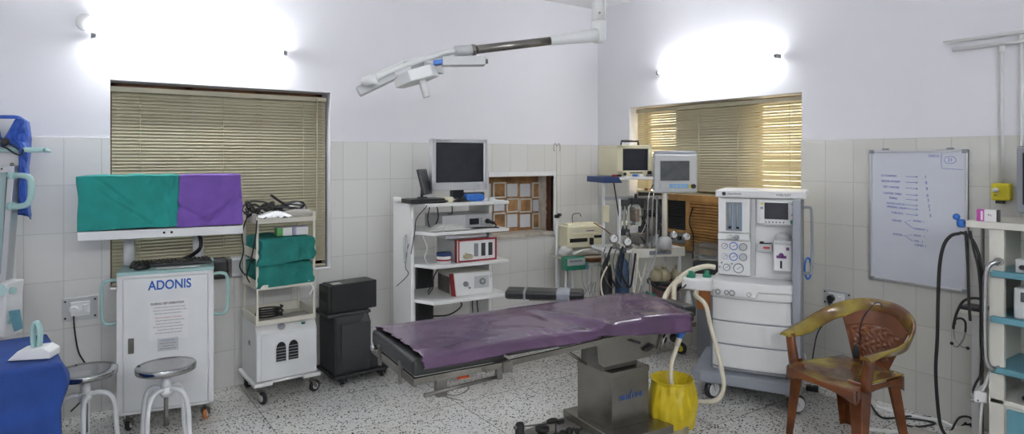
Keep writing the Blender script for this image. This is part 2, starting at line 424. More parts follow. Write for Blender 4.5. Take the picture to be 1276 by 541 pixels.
for i, (a, b) in enumerate(cols_):
    for j, (c, d) in enumerate(rows_):
        x0, x1 = at(a, 250, y=.23).x-NI[0], at(b, 250, y=.23).x-NI[0]; z0, z1 = at((a+b)/2, c, y=.23).z-NI[2], at((a+b)/2, d, y=.23).z-NI[2]
        x0 = max(x0, .004); x1 = min(x1, NI[1]-NI[0]-.012)
        if x1-x0 < .03: continue
        brownc = (i in (1, 4)) if j != 1 else i in (0, 2, 3)
        if brownc:
            e = .014; lf.bx(x0-e, x1+e, -.02, 0, z0-e, z0).bx(x0-e, x1+e, -.02, 0, z1, z1+e).bx(x0-e, x0, -.02, 0, z0-e, z1+e).bx(x1, x1+e, -.02, 0, z0-e, z1+e)
        obj('brown_tile' if brownc else 'white_tile', MB().bx(x0, x1, -.009, 0, z0, z1), 'marble' if brownc else 'wtile', lat)
obj('lattice_frame', lf, 'cream', lat, .002)
obj('grout', MB().bx(0, NI[1]-NI[0]-.006, .0005, .004, .012, NI[3]-NI[2]), 'marble', lat)

# ------------------------------------------------------------------ fluorescent tubes
def tube_light(label, loc, ang, L_=1.19, em='tube'):
    t = thing('tube_light', label, 'light', loc, ang, 'bare fluorescent tubes on the walls')
    h = L_/2
    obj('batten', MB().bx(-h*.5, h*.5, .024, .045, -.012, .012), 'white2', t, .003)
    obj('tube', MB().cyl((-h+.02, 0, 0), (h-.02, 0, 0), .013, n=16), em, t)
    for s_ in (-1, 1):
        e = obj('lamp_holder', MB().cyl((s_*(h-.02), 0, 0), (s_*h, 0, 0), .015).bx(s_*h-.012, s_*h+.012, -.008, .045, -.02, .014), 'grey', t, .002)
    c = obj('clip', MB().bx(-.02, .02, .02, .045, .02, .05).cyl((0, .03, .05), (.006, .02, .028), .006), 'lgrey', t)
    return t
def wl(px, py, **k): return at(px, py, **k)
tube_light('lit tube light above the wide blind on the left', (-3.745, -.048, 2.41), 0)
tube_light('lit tube light above the window with the air conditioner', (-.048, -1.45, 2.41), -90, em='tube3')
tube_light('lit tube light on the wall behind the camera, further left', (-4.9, YW+.06, 2.6), 180, em='tube2')
tube_light('lit tube light on the wall behind the camera', (-3.3, YW+.06, 2.6), 180, em='tube2')
p = wl(107, 28, y=0)
tag(obj('junction_box_cover', MB().lathe([(0, 0), (.05, 0), (.055, -.006), (.055, -.02)], (p.x, -.012, p.z), 32, Matrix.Rotation(R(90), 3, 'X')), 'white2'), 'round white junction cover at the left end of the left tube light', 'cover plate')

# ------------------------------------------------------------------ drapes
def drape(c, w, d, ztop, zhem, seed=0, flare=.02, fold=.010, nf=9, round_=.03, N=120, Mr=22, hem=.012, lean=0., top_amp=.004):
    """a cloth laid over a box: flat top, rounded edge, hanging sides with folds"""
    mb = MB(); cx, cy = c
    def per(u, gx, gy, rr):
        # rounded rectangle perimeter
        hw, hd = w/2+gx, d/2+gy; L4 = 2*(2*hw+2*hd); q = u*L4
        for k, (ln, f) in enumerate(((2*hw, lambda t: (-hw+t, -hd)), (2*hd, lambda t: (hw, -hd+t)), (2*hw, lambda t: (hw-t, hd)), (2*hd, lambda t: (-hw, hd-t)))):
            if q <= ln or k == 3: x, y = f(min(q, ln)); break
            q -= ln
        return x, y
    g = []
    for j in range(Mr):
        ring = []
        for i in range(N):
            u = i/N
            if j < 6:       # top, from the middle out
                k = (j+.001)/6; x, y = per(u, 0, 0, 0); x *= k; y *= k
                z = ztop + top_amp*noise.noise(Vector((x*9, y*9, seed)))
                if k > .8: z -= .004*(k-.8)/.2
            else:
                k = (j-6)/(Mr-7); o_ = .004 + flare*k + fold*min(1, .25+k)*(noise.noise(Vector((u*nf*2.2, k*.8, seed*3.1)))+.5*noise.noise(Vector((u*nf*5, k*2.5, seed+9))))
                x, y = per(u, o_, o_, 0); hz = zhem + hem*noise.noise(Vector((u*7, seed*5.5, 0))) + lean*x
                z = ztop-.006 - (ztop-.006-hz)*k
            ring.append(mb.b.verts.new((cx+x, cy+y, z)))
        g.append(ring)
    mid = mb.b.verts.new((cx, cy, ztop))
    for i in range(N): mb.b.faces.new((mid, g[0][i], g[0][(i+1) % N])).smooth = True
    for j in range(Mr-1):
        for i in range(N): mb.b.faces.new((g[j][i], g[j][(i+1) % N], g[j+1][(i+1) % N], g[j+1][i])).smooth = True
    return mb

def crease(mb, seed, n=9, amp=.008, wid=.02, front=True, span=(.5, .32)):
    """sharp tension folds along random lines of the hanging cloth"""
    q = random.Random(seed); L_ = []
    mb.b.normal_update()
    for k in range(n):
        a = q.uniform(-1.1, 1.1)+math.pi/2; L_.append((q.uniform(-span[0]/2, span[0]/2), q.uniform(0, span[1]), math.cos(a), math.sin(a), q.uniform(.06, .20), q.uniform(.5, 1)*amp*q.choice((1, 1, -.7)), q.uniform(.6, 1.3)*wid))
    mv = []
    for v in mb.b.verts:
        if abs(v.normal.z) > .6: continue
        s_ = v.co.x + v.co.y*.8; z = v.co.z; d_ = 0
        for (x0, z0, c, sn, ln, am, w) in L_:
            al = (s_-x0)*c+(z-z0)*sn; ac = -(s_-x0)*sn+(z-z0)*c
            d_ += am*math.exp(-(ac/w)**2)*math.exp(-(al/ln)**4)
        mv.append((v, Vector((v.normal.x, v.normal.y, 0))*d_))
    for v, o in mv: v.co += o
    return mb

# ------------------------------------------------------------------ wall hung things
def plate(label, loc, ang, w, h, plug_x, cord, plug_m='white2'):
    t = thing('switch_plate', label, 'power socket', loc, ang)
    obj('face_plate', MB().bx(-w/2, w/2, -.008, 0, -h/2, h/2), 'lgrey', t, .002)
    sc = MB()
    for x in (-w/2+.014, w/2-.014):
        for z in (-h/2+.02, h/2-.02): sc.cyl((x, -.008, z), (x, -.012, z), .006, n=12)
    obj('screws', sc, 'dark', t)
    obj('socket', MB().bx(-w*.28, w*.28, -.02, -.008, -h*.32, h*.32), 'white2', t, .003)
    obj('rocker_switch', MB().bx(w*.08, w*.22, -.028, -.018, -h*.2, h*.2), 'white2', t, .004)
    pl = obj('plug', MB().cyl((plug_x, -.02, 0), (plug_x, -.05, 0), .026, .022).bx(plug_x-.014, plug_x+.014, -.052, -.03, -.035, 0), plug_m, t, .004)
    obj('plug_cord', MB().tube(cord, .0045, 8), 'rubber', pl)
    return t
p = wl(100, 384.5, y=0)
plate('grey socket plate with white plug, behind the left steel stool', (p.x, -.0, p.z), 0, .185, .145, -.035,
      [(-.035, -.045, -.03), (-.03, -.07, -.12), (-.01, -.05, -.26), (.03, -.03, -.36), (.05, -.03, -.47), (.02, -.03, -.56), (-.05, -.04, -.63)])
p = wl(1043.5, 372, x=0)
plate('grey socket plate with black plug, between the anaesthesia machine and the whiteboard', (0, p.y, p.z), -90, .20, .115, -.03,
      [(-.03, -.045, -.03), (-.035, -.06, -.09), (-.07, -.05, -.18), (-.12, -.04, -.26), (-.15, -.03, -.36), (-.17, -.03, -.50), (-.16, -.05, -.60)], 'black')

# whiteboard
WB = thing('whiteboard', 'whiteboard with handwritten list, hung on the right wall', 'whiteboard', (-.014, -3.008, 1.248), -90)
bw, bh = .575, .868
obj('board', MB().bx(-bw/2, bw/2, -.006, .006, -bh/2, bh/2), 'wb', WB)
fm = MB(); e = .016
fm.bx(-bw/2, bw/2, -.014, .008, bh/2-e, bh/2).bx(-bw/2, bw/2, -.018, .008, -bh/2, -bh/2+e).bx(-bw/2, -bw/2+e, -.0138, .008, -bh/2, bh/2).bx(bw/2-e, bw/2, -.0138, .008, -bh/2, bh/2)
obj('frame', fm, 'alu', WB, .003)
for sx in (-1, 1):
    for sz in (-1, 1):
        x0, z0 = sx*bw/2, sz*bh/2
        obj('corner_cap', MB().bx(x0+sx*.002, x0-sx*.032, -.018, .009, z0+sz*.002, z0-sz*.022), 'grey', WB, .006)
    obj('hanger', MB().bx(sx*.19-.02, sx*.19+.02, -.004, .008, bh/2, bh/2+.012), 'grey', WB, .002)
rows = [(-.165, .265, 'O.T CHARGES', '1'), (-.152, .228, 'BEFORE PATIENT', '8'), (-.150, .190, 'TEST THEATRE', '9'), (-.142, .148, 'CAUTERY TABLE', '6'),
        (-.138, .118, 'TIMING', '2'), (-.120, .082, 'AUTOCLAVE SET', '2'), (-.118, .058, 'DRESSING DRUM', '1'), (-.112, .022, 'TUBE BOX', '5')]
def stroke(pts, r=.0014):
    return MB().sweep([(x, -.0075, z) for x, z in pts], r, 5)
for i, (x, z, s_, nn) in enumerate(rows):
    text('writing', s_, .018, 'ink', WB, (x, -.0068, z), (R(90), R(1+i*.4), 0), .85)
    st = stroke([(-.06, z-.002), (.01, z-.003-.0006*i)]); st.sweep([(.0, -.0075, z+.003), (.01, -.0075, z-.003), (.0, -.0075, z-.009)], .0012, 5)
    obj('arrow', st, 'ink', WB)
    text('number', nn, .026, 'ink', WB, (.055+.004*i, -.0068, z-.003), FR)
for (x, z, s_) in ((-.115, -.028, 'FORCEPS'), (.015, -.022, 'ARTERY  1'), (.03, -.072, 'STRAIGHT  2'), (-.11, -.118, 'SCISSORS'), (.02, -.115, 'MAYO    1'), (.015, -.150, 'FINE    2'), (.025, -.175, 'CURVED  1')):
    text('writing', s_, .0165, 'ink', WB, (x, -.0068, z), (R(90), R(3), 0), .85)
for z0_, a_, b_ in ((-.03, (-.03, -.018), (-.015, -.07)), (-.12, (-.02, -.112), (-.02, -.15))):
    obj('branch_lines', stroke([a_, (-.068, z0_), b_]), 'ink', WB)
text('writing', '12/02/12', .022, 'ink', WB, (.10, -.0068, .395), (R(90), R(3), 0), .8)
text('writing', '21', .028, 'ink', WB, (.193, -.0068, .37), FR)
st = stroke([(.193+.032*math.cos(a/24*6.283), .37+.022*math.sin(a/24*6.283)) for a in range(25)])
st.sweep([(.145, -.0075, .41), (.144, -.0075, .35), (.148, -.0075, .318), (.262, -.0075, .312)], .0014, 5)
obj('ring_and_box', st, 'ink', WB)

# yellow box with its conduit, ceiling level pipes
p = wl(1251, 239, x=0)
yb = thing('yellow_wall_box', 'yellow plastic wall unit with white button, right of the whiteboard', 'wall box', (-.0, p.y, p.z), -90)
obj('body', MB().bx(-.047, .047, -.06, 0, -.05, .05), 'yellow', yb, .014, seg=3)
obj('button', MB().cyl((-.02, -.06, .01), (-.02, -.075, .01), .014).ball((-.02, -.075, .01), .013), 'white2', yb)
text('lettering', 'ABC', .012, 'print_', yb, (-.02, -.0608, -.018), FR)
obj('plug', MB().bx(-.03, .012, -.04, -.01, -.068, -.05), 'black', yb, .003)
def pipe(label, pts, r, m='white2', name='wall_pipe', cat='pipe', group=None):
    t = obj(name, MB().sweep(pts, r, 12), m); return tag(t, label, cat, group)
a = wl(1176, 53, x=-.025); b = wl(1276, 39, x=-.025)
pipe('upper white pipe near the ceiling above the yellow wall box', [a, (a.x, a.y-1.6, a.z+.0)], .011)
a2 = wl(1187, 62, x=-.025)
pipe('lower white pipe, just under the upper one near the ceiling', [a2, (a2.x, a2.y-1.55, a2.z)], .011)
q = wl(1249, 57, x=-.02)
t = thing('conduit', 'white vertical conduit with tee, running down to the yellow wall box', 'conduit', (q.x, q.y, 0))
obj('pipe', MB().cyl((0, 0, yb.location.z+.05), (0, 0, a2.z), .009), 'white2', t)
obj('tee', MB().cyl((0, 0, a2.z-.05), (0, 0, a2.z-.01), .015), 'white2', t)
q = wl(1273, 45, x=-.02)
t = thing('conduit', 'thin white vertical conduit at the right picture edge', 'conduit', (q.x, q.y, 0))
obj('pipe', MB().cyl((0, 0, 1.3), (0, 0, a.z), .008), 'white2', t); obj('tee', MB().cyl((0, 0, a.z-.05), (0, 0, a.z-.01), .014), 'white2', t)

# ------------------------------------------------------------------ surgical lamp
e_ = at(746, 20, d=3.72)
SL = thing('surgical_lamp', 'white multi-arm operating lamp hanging from the ceiling', 'surgical lamp', (e_.x, e_.y, CH), 0)
def sl(px, py, d=3.72): return at(px, py, d=d) - Vector((e_.x, e_.y, CH))
top_ = Vector((0, 0, 0)); pj = sl(746, 27)
obj('ceiling_tube', MB().cyl((0, 0, 0), pj, .040, n=28), 'lamp', SL)
obj('ceiling_rose', MB().lathe([(.0, -.07), (.07, -.07), (.13, -.03), (.14, 0)]), 'lamp', SL)
obj('joint_ring', MB().cyl(pj+Vector((0, 0, .006)), pj, .0385, n=28), 'dark', SL)
el = MB().lathe([(0, -.125), (.03, -.122), (.041, -.10), (.043, -.05), (.043, 0)], pj, 28)
obj('elbow', el, 'lamp', SL)
obj('set_screw', MB().cyl(sl(746, 18)+Vector((-.022, -.032, 0)), sl(746, 18)+Vector((-.026, -.038, 0)), .007), 'dsteel', SL)
side = Vector((.821, -.571, 0)); fwd = Vector((.571, .821, 0))
A_ = sl(744, 44, 3.70); B_ = sl(686, 51, 3.66)
cov = MB(); cov.sweep([A_+Vector((0, 0, 0)), A_+(B_-A_)*.25, B_], [(.040, .048), (.036, .043), (.026, .030)], 16, flat=(0, 0, 1)); obj('arm_cover', cov, 'lamp', SL)
obj('pivot_screw', MB().cyl(sl(729, 45, 3.66), sl(729, 45, 3.655), .006), 'dark', SL)
C_ = sl(588, 62.5, 3.52); obj('spring_arm', MB().cyl(B_, C_, .024, n=20), 'steel', SL)
D_ = sl(567, 64, 3.49); obj('cuff', MB().cyl(C_+(B_-C_)*.03, D_, .029, n=20), 'lgrey', SL)
obj('cuff_ring', MB().cyl(C_+(B_-C_)*.04, C_+(B_-C_)*.0, .031, n=20), 'steel', SL)
yk = MB().tube([D_, sl(553, 66, 3.46), sl(520, 76, 3.36), sl(490, 87, 3.30), sl(468, 97, 3.26), sl(457, 101, 3.27), sl(456, 99, 3.40), sl(470, 92, 3.55), sl(497, 81, 3.66), sl(520, 74, 3.70), sl(543, 71, 3.68), sl(556, 67, 3.56), D_], .014, 10)
obj('yoke', yk, 'lamp', SL)
obj('yoke_knuckle', MB().cyl(sl(456, 101, 3.24), sl(470, 99, 3.24), .024).ball(sl(456, 101, 3.24), .024), 'lamp', SL)
# three lamp pods: one down left, one right, one behind, all on a six sided hub
hc = sl(517, 91, 3.42); tilt = Matrix.Rotation(R(-18), 3, fwd)
hub = MB(); hexp = []
for k in range(6):
    a = R(60*k+20); hexp.append(hc + tilt @ (side*math.cos(a)*.125 + fwd*math.sin(a)*.10 + Vector((0, 0, .010))))
hub.prism(hexp, tilt @ Vector((0, 0, -.062))); obj('hub', hub, 'lamp', SL, .006)
obj('handle', MB().sweep([sl(526, 100, 3.40), sl(528, 106, 3.40), sl(532, 121, 3.40)], [.020, .022, .019], 14), 'white2', SL)
def pod(a, b, w, h, m='lgrey'):
    d_ = (b-a).normalized(); n_ = d_.cross(Vector((0, 0, 1))).normalized(); u_ = n_.cross(d_).normalized()
    mb = MB(); mb.prism([a+n_*w/2+u_*h/2, a-n_*w/2+u_*h/2, a-n_*w/2-u_*h/2, a+n_*w/2-u_*h/2], b-a); return mb
obj('lamp_pod', pod(sl(492, 93, 3.40), sl(446, 115, 3.36), .10, .050), 'lgrey', SL, .006)
obj('lamp_pod', pod(sl(551, 77, 3.46), sl(604, 76.5, 3.50), .09, .048), 'lgrey', SL, .005)
obj('pod_joint', pod(sl(540, 79, 3.45), sl(553, 77, 3.46), .07, .024), 'blue', SL, .003)
obj('end_knob', MB().cyl(sl(603, 76.5, 3.5), sl(608, 76.5, 3.5), .013), 'dsteel', SL)
obj('lamp_pod', pod(sl(520, 82, 3.55), sl(545, 88, 3.74), .09, .045), 'lgrey', SL, .005)
obj('upper_cover', pod(sl(503, 79, 3.5), sl(540, 71, 3.5), .05, .010), 'lgrey', SL, .004)

# ------------------------------------------------------------------ ADONIS workstation
AD = thing('monitor_workstation', 'white steel cabinet on castors lettered in blue, pale teal handles and top', 'cabinet', (-4.238, -.50, 0), -9.5)
w_, d_ = .515, .40
obj('body', MB().bx(0, w_, .012, d_, .115, .935), 'white', AD, .006)
obj('front_frame', MB().bx(0, w_, 0, .02, .115, .128).bx(0, w_, 0, .02, .92, .955).bx(0, .03, 0, .02, .115, .95).bx(w_-.03, w_, 0, .02, .115, .95), 'white', AD, .002)
dr = obj('door', MB().bx(.034, w_-.034, .004, .02, .132, .916), 'white', AD, .003)
obj('door_gap', MB().bx(.03, w_-.03, .0125, .0145, .128, .92), 'dark', AD)
obj('lock_plate', MB().bx(.058, .088, -.002, .004, .475, .565).bx(.065, .081, -.005, -.001, .485, .555), 'dsteel', dr, .002)
text('lettering', 'ADONIS', .078, 'adonis', dr, (.276, .003, .865), FR, .79, .0008, .0016)
text('lettering', 'DURING OEP OPERATION', .0185, 'print_', dr, (.262, .0028, .755), FR, .82, .0005, .0005)
lines = ['1.  Connect the cable of the unit to the supply', 'and switch on the mains of the monitor trolley', 'Select the mode on the control panel', 'before every exposure of the patient',
         'Keep the table and the arm free of load', 'Always lock the castors during use', 'Do not cover the openings of the cabinet', 'Switch off the unit after every case', 'and remove the plug from the socket']
for i, s_ in enumerate(lines):
    text('small_print', s_, .0105, 'redp' if i == 3 else 'print_', dr, (.27+.006*math.sin(i*2), .0028, .733-.0185*i-(.006 if i > 2 else 0)), FR, .9, .0003)
obj('notice_sheet', MB().bx(.165, .375, .0036, .0045, .535, .772), 'white2', dr)
obj('sticker', MB().bx(.21, .32, .0018, .0035, .47, .545), 'lgrey', dr)
for i, s_ in enumerate(['CAUTION X-RAY', 'Handle with care while', 'moving this unit', 'Service engineer only']):
    text('sticker_print', s_, .011, 'adonis' if i == 0 else 'print_', dr, (.265, .0012, .532-.016*i), FR, .85, .0003)
obj('top_panel', MB().bx(-.002, w_+.002, -.004, d_+.004, .935, .957), 'teal', AD, .008)
for s_, x in ((-1, 0), (1, w_)):
    o = s_
    obj('side_handle', MB().tube([(x, .06, .905), (x+o*.045, .05, .908), (x+o*.075, .05, .885), (x+o*.08, .05, .78), (x+o*.075, .05, .675), (x+o*.045, .05, .650), (x, .06, .652)], .010, 10), 'teal', AD)
for x in (.05, w_-.05):
    for y in (.05, d_-.05): castor(AD, x, y, .116, .036, .022, 'tan' if x > .3 and y < .1 else 'rubber', 'dsteel', 70)
for x in (.035, .425): obj('column', MB().cyl((x, .30, .955), (x, .30, 1.15), .032, n=24), 'white', AD)
obj('tray', MB().bx(-.192, .683, .0, .34, 1.153, 1.205), 'white', AD, .005)
for x in (.245, .285): obj('bolt', MB().cyl((x, 0, 1.182), (x, -.005, 1.182), .007), 'dark', AD)
obj('cable', MB().tube([(.38, .25, 1.155), (.43, .22, 1.13), (.44, .2, 1.06), (.40, .25, 1.01), (.34, .35, .97)], .012, 8), 'rubber', AD)
def child_loc(T, x, y, z):
    a = T.rotation_euler.z; return (T.location.x + x*math.cos(a) - y*math.sin(a), T.location.y + x*math.sin(a) + y*math.cos(a), z)
# two monitors hidden under their cloths
for (x0, x1, cm, l1, l2, sd) in ((-.185, .322, 'cteal', 'monitor hidden under the teal cloth', 'teal cloth draped over the left monitor on the workstation tray', 3),
                                 (.325, .672, 'cpurp', 'monitor hidden under the violet cloth', 'violet cloth draped over the right monitor on the workstation tray', 8)):
    cx = (x0+x1)/2; w = x1-x0
    o = obj('covered_monitor', MB().bx(-w/2+.02, w/2-.02, -.09, .08, .03, .30).bx(-.09, .09, -.07, .07, 0, .03), 'black', None, .01); tag(o, l1, 'monitor')
    o.location = child_loc(AD, cx, .13, 1.205); o.rotation_euler = (0, 0, R(-9.5))
    c = drape((0, 0), w-.010, .205, .322, .006, sd, .006, .007, 6, N=220, Mr=46, hem=.006, lean=.02, top_amp=.006)
    crease(c, sd*5+2, 11, .011, .016)
    for v in c.b.verts:
        k = max(0, v.co.z/.32)
        v.co.x *= 1 + .025*(1-k)
        v.co += Vector((0, .010*noise.noise(Vector((v.co.x*7, v.co.z*6, sd))), .004*noise.noise(v.co*9)))
        if sd == 3 and v.co.x < -.2 and k > .6: v.co.x -= .02*(k-.6)/.4*(1-abs(k-.85))
        v.co.z = max(v.co.z, .001)
    o = tag(obj('cloth_cover', c, cm, None), l2, 'cloth'); o.location = child_loc(AD, cx, .115, 1.207); o.rotation_euler = (0, 0, R(-9.5))
kb = thing('keyboard', 'black keyboard lying on the teal cabinet top', 'keyboard', child_loc(AD, .275, .21, .957), -7)
obj('base', MB().bx(-.225, .225, -.075, .075, 0, .022), 'black', kb, .006)
ks = MB()
for i in range(19):
    for j in range(5): ks.bx(-.215+i*.0226, -.197+i*.0226, -.062+j*.026, -.041+j*.026, .022, .030)
obj('keys', ks, 'blackv', kb, .001)
ms = thing('computer_mouse', 'black mouse at the left front of the keyboard', 'mouse', child_loc(AD, .125, .075, .957), -60)
obj('shell', MB().ball((0, 0, .012), 1, (.032, .052, .020)), 'black', ms)
obj('paper_sheet', MB(), 'paper') if 0 else None
pp = obj('paper_sheet', MB().surf(lambda u, v: (.24*u, .07*v, .002+.003*noise.noise(Vector((u*3, v*3, 0)))), 12, 5), 'paper', None, solid=.001)
tag(pp, 'white paper strip lying on the cabinet top in front of the keyboard', 'paper'); pp.location = child_loc(AD, .20, .015, .960); pp.rotation_euler = (0, 0, R(-8))

# recorder and speaker on the window sill
def onwall(px, y, z): 
    q = at(px, 320, y=y); return (q.x, y, z)
p = onwall(300, .03, .775)
rc = thing('recorder', 'silver recorder with front controls standing on the window sill', 'recorder', (-3.32, .0, .785), -2)
obj('case', MB().bx(-.20, .20, -.06, .06, 0, .135), 'alu', rc, .01); obj('front_panel', MB().bx(-.19, .19, -.066, -.058, .03, .125), 'lgrey', rc, .003)
obj('tape_slot', MB().bx(-.10, .08, -.069, -.064, .06, .085), 'black', rc, .002)
bt = MB()
for k in range(5): bt.bx(-.02+k*.03, 0+k*.03, -.071, -.065, .035, .048)
obj('buttons', bt, 'lgrey', rc, .001)
sp_ = thing('speaker', 'small black speaker at the left end of the silver recorder', 'speaker', (-3.595, -.01, .785), -2)
obj('box', MB().bx(-.052, .052, -.07, .05, 0, .14), 'black', sp_, .02, seg=4); obj('grille', MB().cyl((0, -.071, .07), (0, -.074, .07), .04), 'rubber', sp_)

# ------------------------------------------------------------------ stools
def stool(loc, ang, label):
    t = thing('steel_stool', label, 'stool', loc, ang, 'round steel topped stools')
    obj('seat', MB().lathe([(0, .470), (.13, .470), (.148, .474), (.150, .498), (.147, .502), (.10, .500), (0, .498)], n=48), 'chrome', t)
    obj('spindle', MB().cyl((0, 0, .33), (0, 0, .47), .024), 'white', t); obj('screw', MB().cyl((0, 0, .17), (0, 0, .33), .011), 'dsteel', t)
    obj('collar', MB().lathe([(.03, .34), (.034, .36), (.03, .385)], n=24), 'white', t)
    for k in range(4):
        a = R(90*k+20); c, s_ = math.cos(a), math.sin(a)
        lg = obj('leg', MB().tube([(c*.015, s_*.015, .365), (c*.06, s_*.06, .375), (c*.11, s_*.11, .350), (c*.135, s_*.135, .28), (c*.142, s_*.142, .16), (c*.155, s_*.155, .06), (c*.18, s_*.18, .018), (c*.19, s_*.19, .012)], .0125, 10), 'white', t)
        obj('foot', MB().cyl((c*.182, s_*.182, 0), (c*.182, s_*.182, .022), .017), 'rubber', lg)
    return t
stool((-4.032, -.946, 0), 25, 'round steel stool in front of the lettered white cabinet')
stool((-4.395, -.80, 0), -25, 'round steel stool beside the blue draped unit, under the left socket')

# ------------------------------------------------------------------ rack trolley standing on a white cabinet machine
TR = thing('equipment_trolley', 'white four shelf rack on an enamelled base cabinet with twin arched grilles', 'trolley', (-3.452, -.472, 0), 2)
tw, td = .405, .37
obj('cabinet', MB().prism([(0, 0, .145), (0, td, .145), (0, td, .52), (0, .06, .52), (0, 0, .462)], (tw, 0, 0)), 'white', TR, .008)
obj('front_panel', MB().bx(.03, tw-.004, -.006, .004, .15, .455), 'white', TR, .003)
obj('control_strip', MB().prism([(.03, -.003, .464), (tw-.01, -.003, .464), (tw-.01, .05, .515), (.03, .05, .515)], (0, .004, 0)), 'white2', TR)
gq = Vector((0, -.018, .44)); rotq = Matrix.Rotation(R(62), 3, 'X')
obj('gauge', MB().lathe([(0, 0), (.020, 0), (.024, .004), (.024, .012)], (.165, .014, .490), 24, Matrix.Rotation(R(46), 3, 'X')), 'grey', TR)
obj('switch', MB().box((.315, .018, .490), (.024, .012, .022), (44, 0, 0)), 'green', TR, .002)
for x in (.158, .240):
    pts = []
    for k in range(9):
        a = math.pi*k/8; pts.append((x+.036*math.cos(a), -.0075, .352+.046*math.sin(a)))
    pts = [(x+.036, -.0075, .262)] + pts + [(x-.036, -.0075, .262)]
    gsl = MB().prism(pts, (0, .003, 0)); g_ = obj('grille', gsl, 'dark', TR)
    for k in range(5): obj('louvre', MB().box((x, -.010, .278+k*.020), (.062, .003, .006), (25, 0, 0)), 'grey', g_)
    obj('grille_rim', MB().sweep(pts, .004, 6, closed=True), 'white', g_)
obj('base_rail', MB().bx(-.02, .10, -.022, .02, .118, .142).bx(.10, tw-.09, -.008, .02, .128, .145).bx(tw-.10, tw+.02, -.022, .02, .118, .142).bx(-.02, .02, 0, td+.03, .118, .142).bx(tw-.02, tw+.02, 0, td+.03, .118, .142), 'white2', TR, .006)
obj('side_vent', MB().bx(-.003, .003, .15, .19, .36, .39), 'grey', TR)
for x, y, a in ((.03, .02, -70), (tw-.03, .02, 20), (.03, td, 40), (tw-.03, td, 10)): castor(TR, x, y, .122, .040, .024, 'rubber', 'dsteel', a)
for x in (.008, tw-.018):
    for y in (.01, td-.04): obj('post', MB().bx(x-.007, x+.007, y-.007, y+.007, .52, 1.262 if y > .1 or x > .1 else 1.232), 'offw', TR)
for z in (.522, .758, .962, 1.198):
    s_ = MB(); zt = z
    s_.bx(0, tw-.01, 0, td-.03, zt, zt+.006)
    s_.bx(.0, tw-.01, -.001, .004, zt-.004, zt+.028).bx(-.003, .003, 0, td-.03, zt, zt+.062).bx(tw-.014, tw-.008, 0, td-.03, zt, zt+.062).bx(0, tw-.01, td-.034, td-.028, zt, zt+.062)
    obj('shelf', s_, 'offw', TR, .001)
def onT(T, x, y, z): return Vector(child_loc(T, x, y, z))
def local_obj(o, T, x, y, z, a=0):
    o.location = onT(T, x, y, z); o.rotation_euler = (0, 0, T.rotation_euler.z + R(a)); return o
# heap on the top shelf
def scribble(c, r, n, h, seed, squash=1.):
    q = random.Random(seed); pts = []; a = q.random()*6
    for k in range(n):
        a += q.uniform(.7, 1.3); rr = r*q.uniform(.55, 1.05)
        pts.append((c[0]+rr*math.cos(a)*squash, c[1]+rr*math.sin(a), c[2]+q.uniform(0, h)))
    return pts
for k, (cx, n, r, h, lb) in enumerate(((.07, 50, .115, .11, 'tangle of black leads at the left of the top shelf, hanging over its edge'),
                                  (.25, 40, .125, .09, 'black leads heaped in the middle of the top shelf'))):
    o = tag(obj('cable_bundle', MB().tube(scribble((0, 0, .012), r, n, h, 5+k), .0055, 6, 5), 'rubber'), lb, 'cable bundle', None)
    local_obj(o, TR, cx, .16, 1.207+.028*0)
o = tag(obj('black_probe', MB().sweep([(-.10, 0, .165), (-.05, 0, .125), (.03, .01, .07), (.14, .02, .05)], [.009, .008, .010, .007], 8), 'rubber'), 'stiff black probe sticking up out of the leads on the top shelf', 'probe'); local_obj(o, TR, .22, .10, 1.215)
g = MB().surf(lambda u, v: ((u-.5)*.22, (v-.5)*.14, .035*math.sin(math.pi*u)*math.sin(math.pi*v)+.012*noise.noise(Vector((u*9, v*9, 4)))+.012), 26, 18)
local_obj(tag(obj('gauze', g, 'paper', None, solid=.002), 'crumpled white gauze at the front left of the top shelf', 'gauze'), TR, .13, .055, 1.222)
local_obj(tag(obj('cloth_roll', MB().ball((0, 0, .036), 1, (.12, .055, .037), 24).rough(.012, 16, 3), 'rag'), 'grey folded rag at the front right of the top shelf', 'rag'), TR, .29, .07, 1.205)
local_obj(tag(obj('transducer_bundle', MB().ball((0, 0, .045), 1, (.08, .05, .04), 20).rough(.016, 18, 8), 'cotton'), 'pale crumpled bandage at the right rear of the top shelf', 'bandage'), TR, .31, .20, 1.23)
lw = MB()
for k in range(6): lw.tube([(-.13, -.02+.012*k, .02), (-.05, -.02+.012*k, .05+.002*k), (.03, -.03+.012*k, .085), (.09, -.03+.012*k, .075), (.12, -.01+.01*k, .02)], .0035, 6, 5)
local_obj(tag(obj('ecg_leads', lw, 'black'), 'flat ribbon of black leads bent over the bandage on the top shelf', 'leads'), TR, .28, .20, 1.235)
# cloths on the two middle shelves, over boxes
for z, hz, sd, lb, bl in ((.970, .125, 21, 'teal cloth draped over the upper middle shelf, two cartons on it', 'device hidden under the upper teal cloth'),
                      (.766, .160, 31, 'teal cloth draped over the lower middle shelf', 'device hidden under the lower teal cloth')):
    o = tag(obj('covered_device', MB().bx(-.16, .16, -.12, .12, 0, hz-.02), 'grey', None, .01), bl, 'device'); local_obj(o, TR, .195, .18, z)
    c = drape((0, 0), .345, .33, hz, .004 if sd == 31 else -.018, sd, .012, .012, 8, N=160, Mr=30, hem=.014, lean=.05 if sd == 21 else .01, top_amp=.016)
    crease(c, sd, 9, .010, .016, span=(.36, .15))
    for v in c.b.verts:
        if sd == 21 and v.co.y < -.10: v.co.y -= .030; v.co.z -= .025*(1-max(0, v.co.z)/hz)
        v.co.x += .02*noise.noise(Vector((v.co.z*20, v.co.y*7, sd)))
    o = tag(obj('cloth_cover', c, 'cteal2', None, subd=1), lb, 'cloth'); local_obj(o, TR, .195, .175, z)
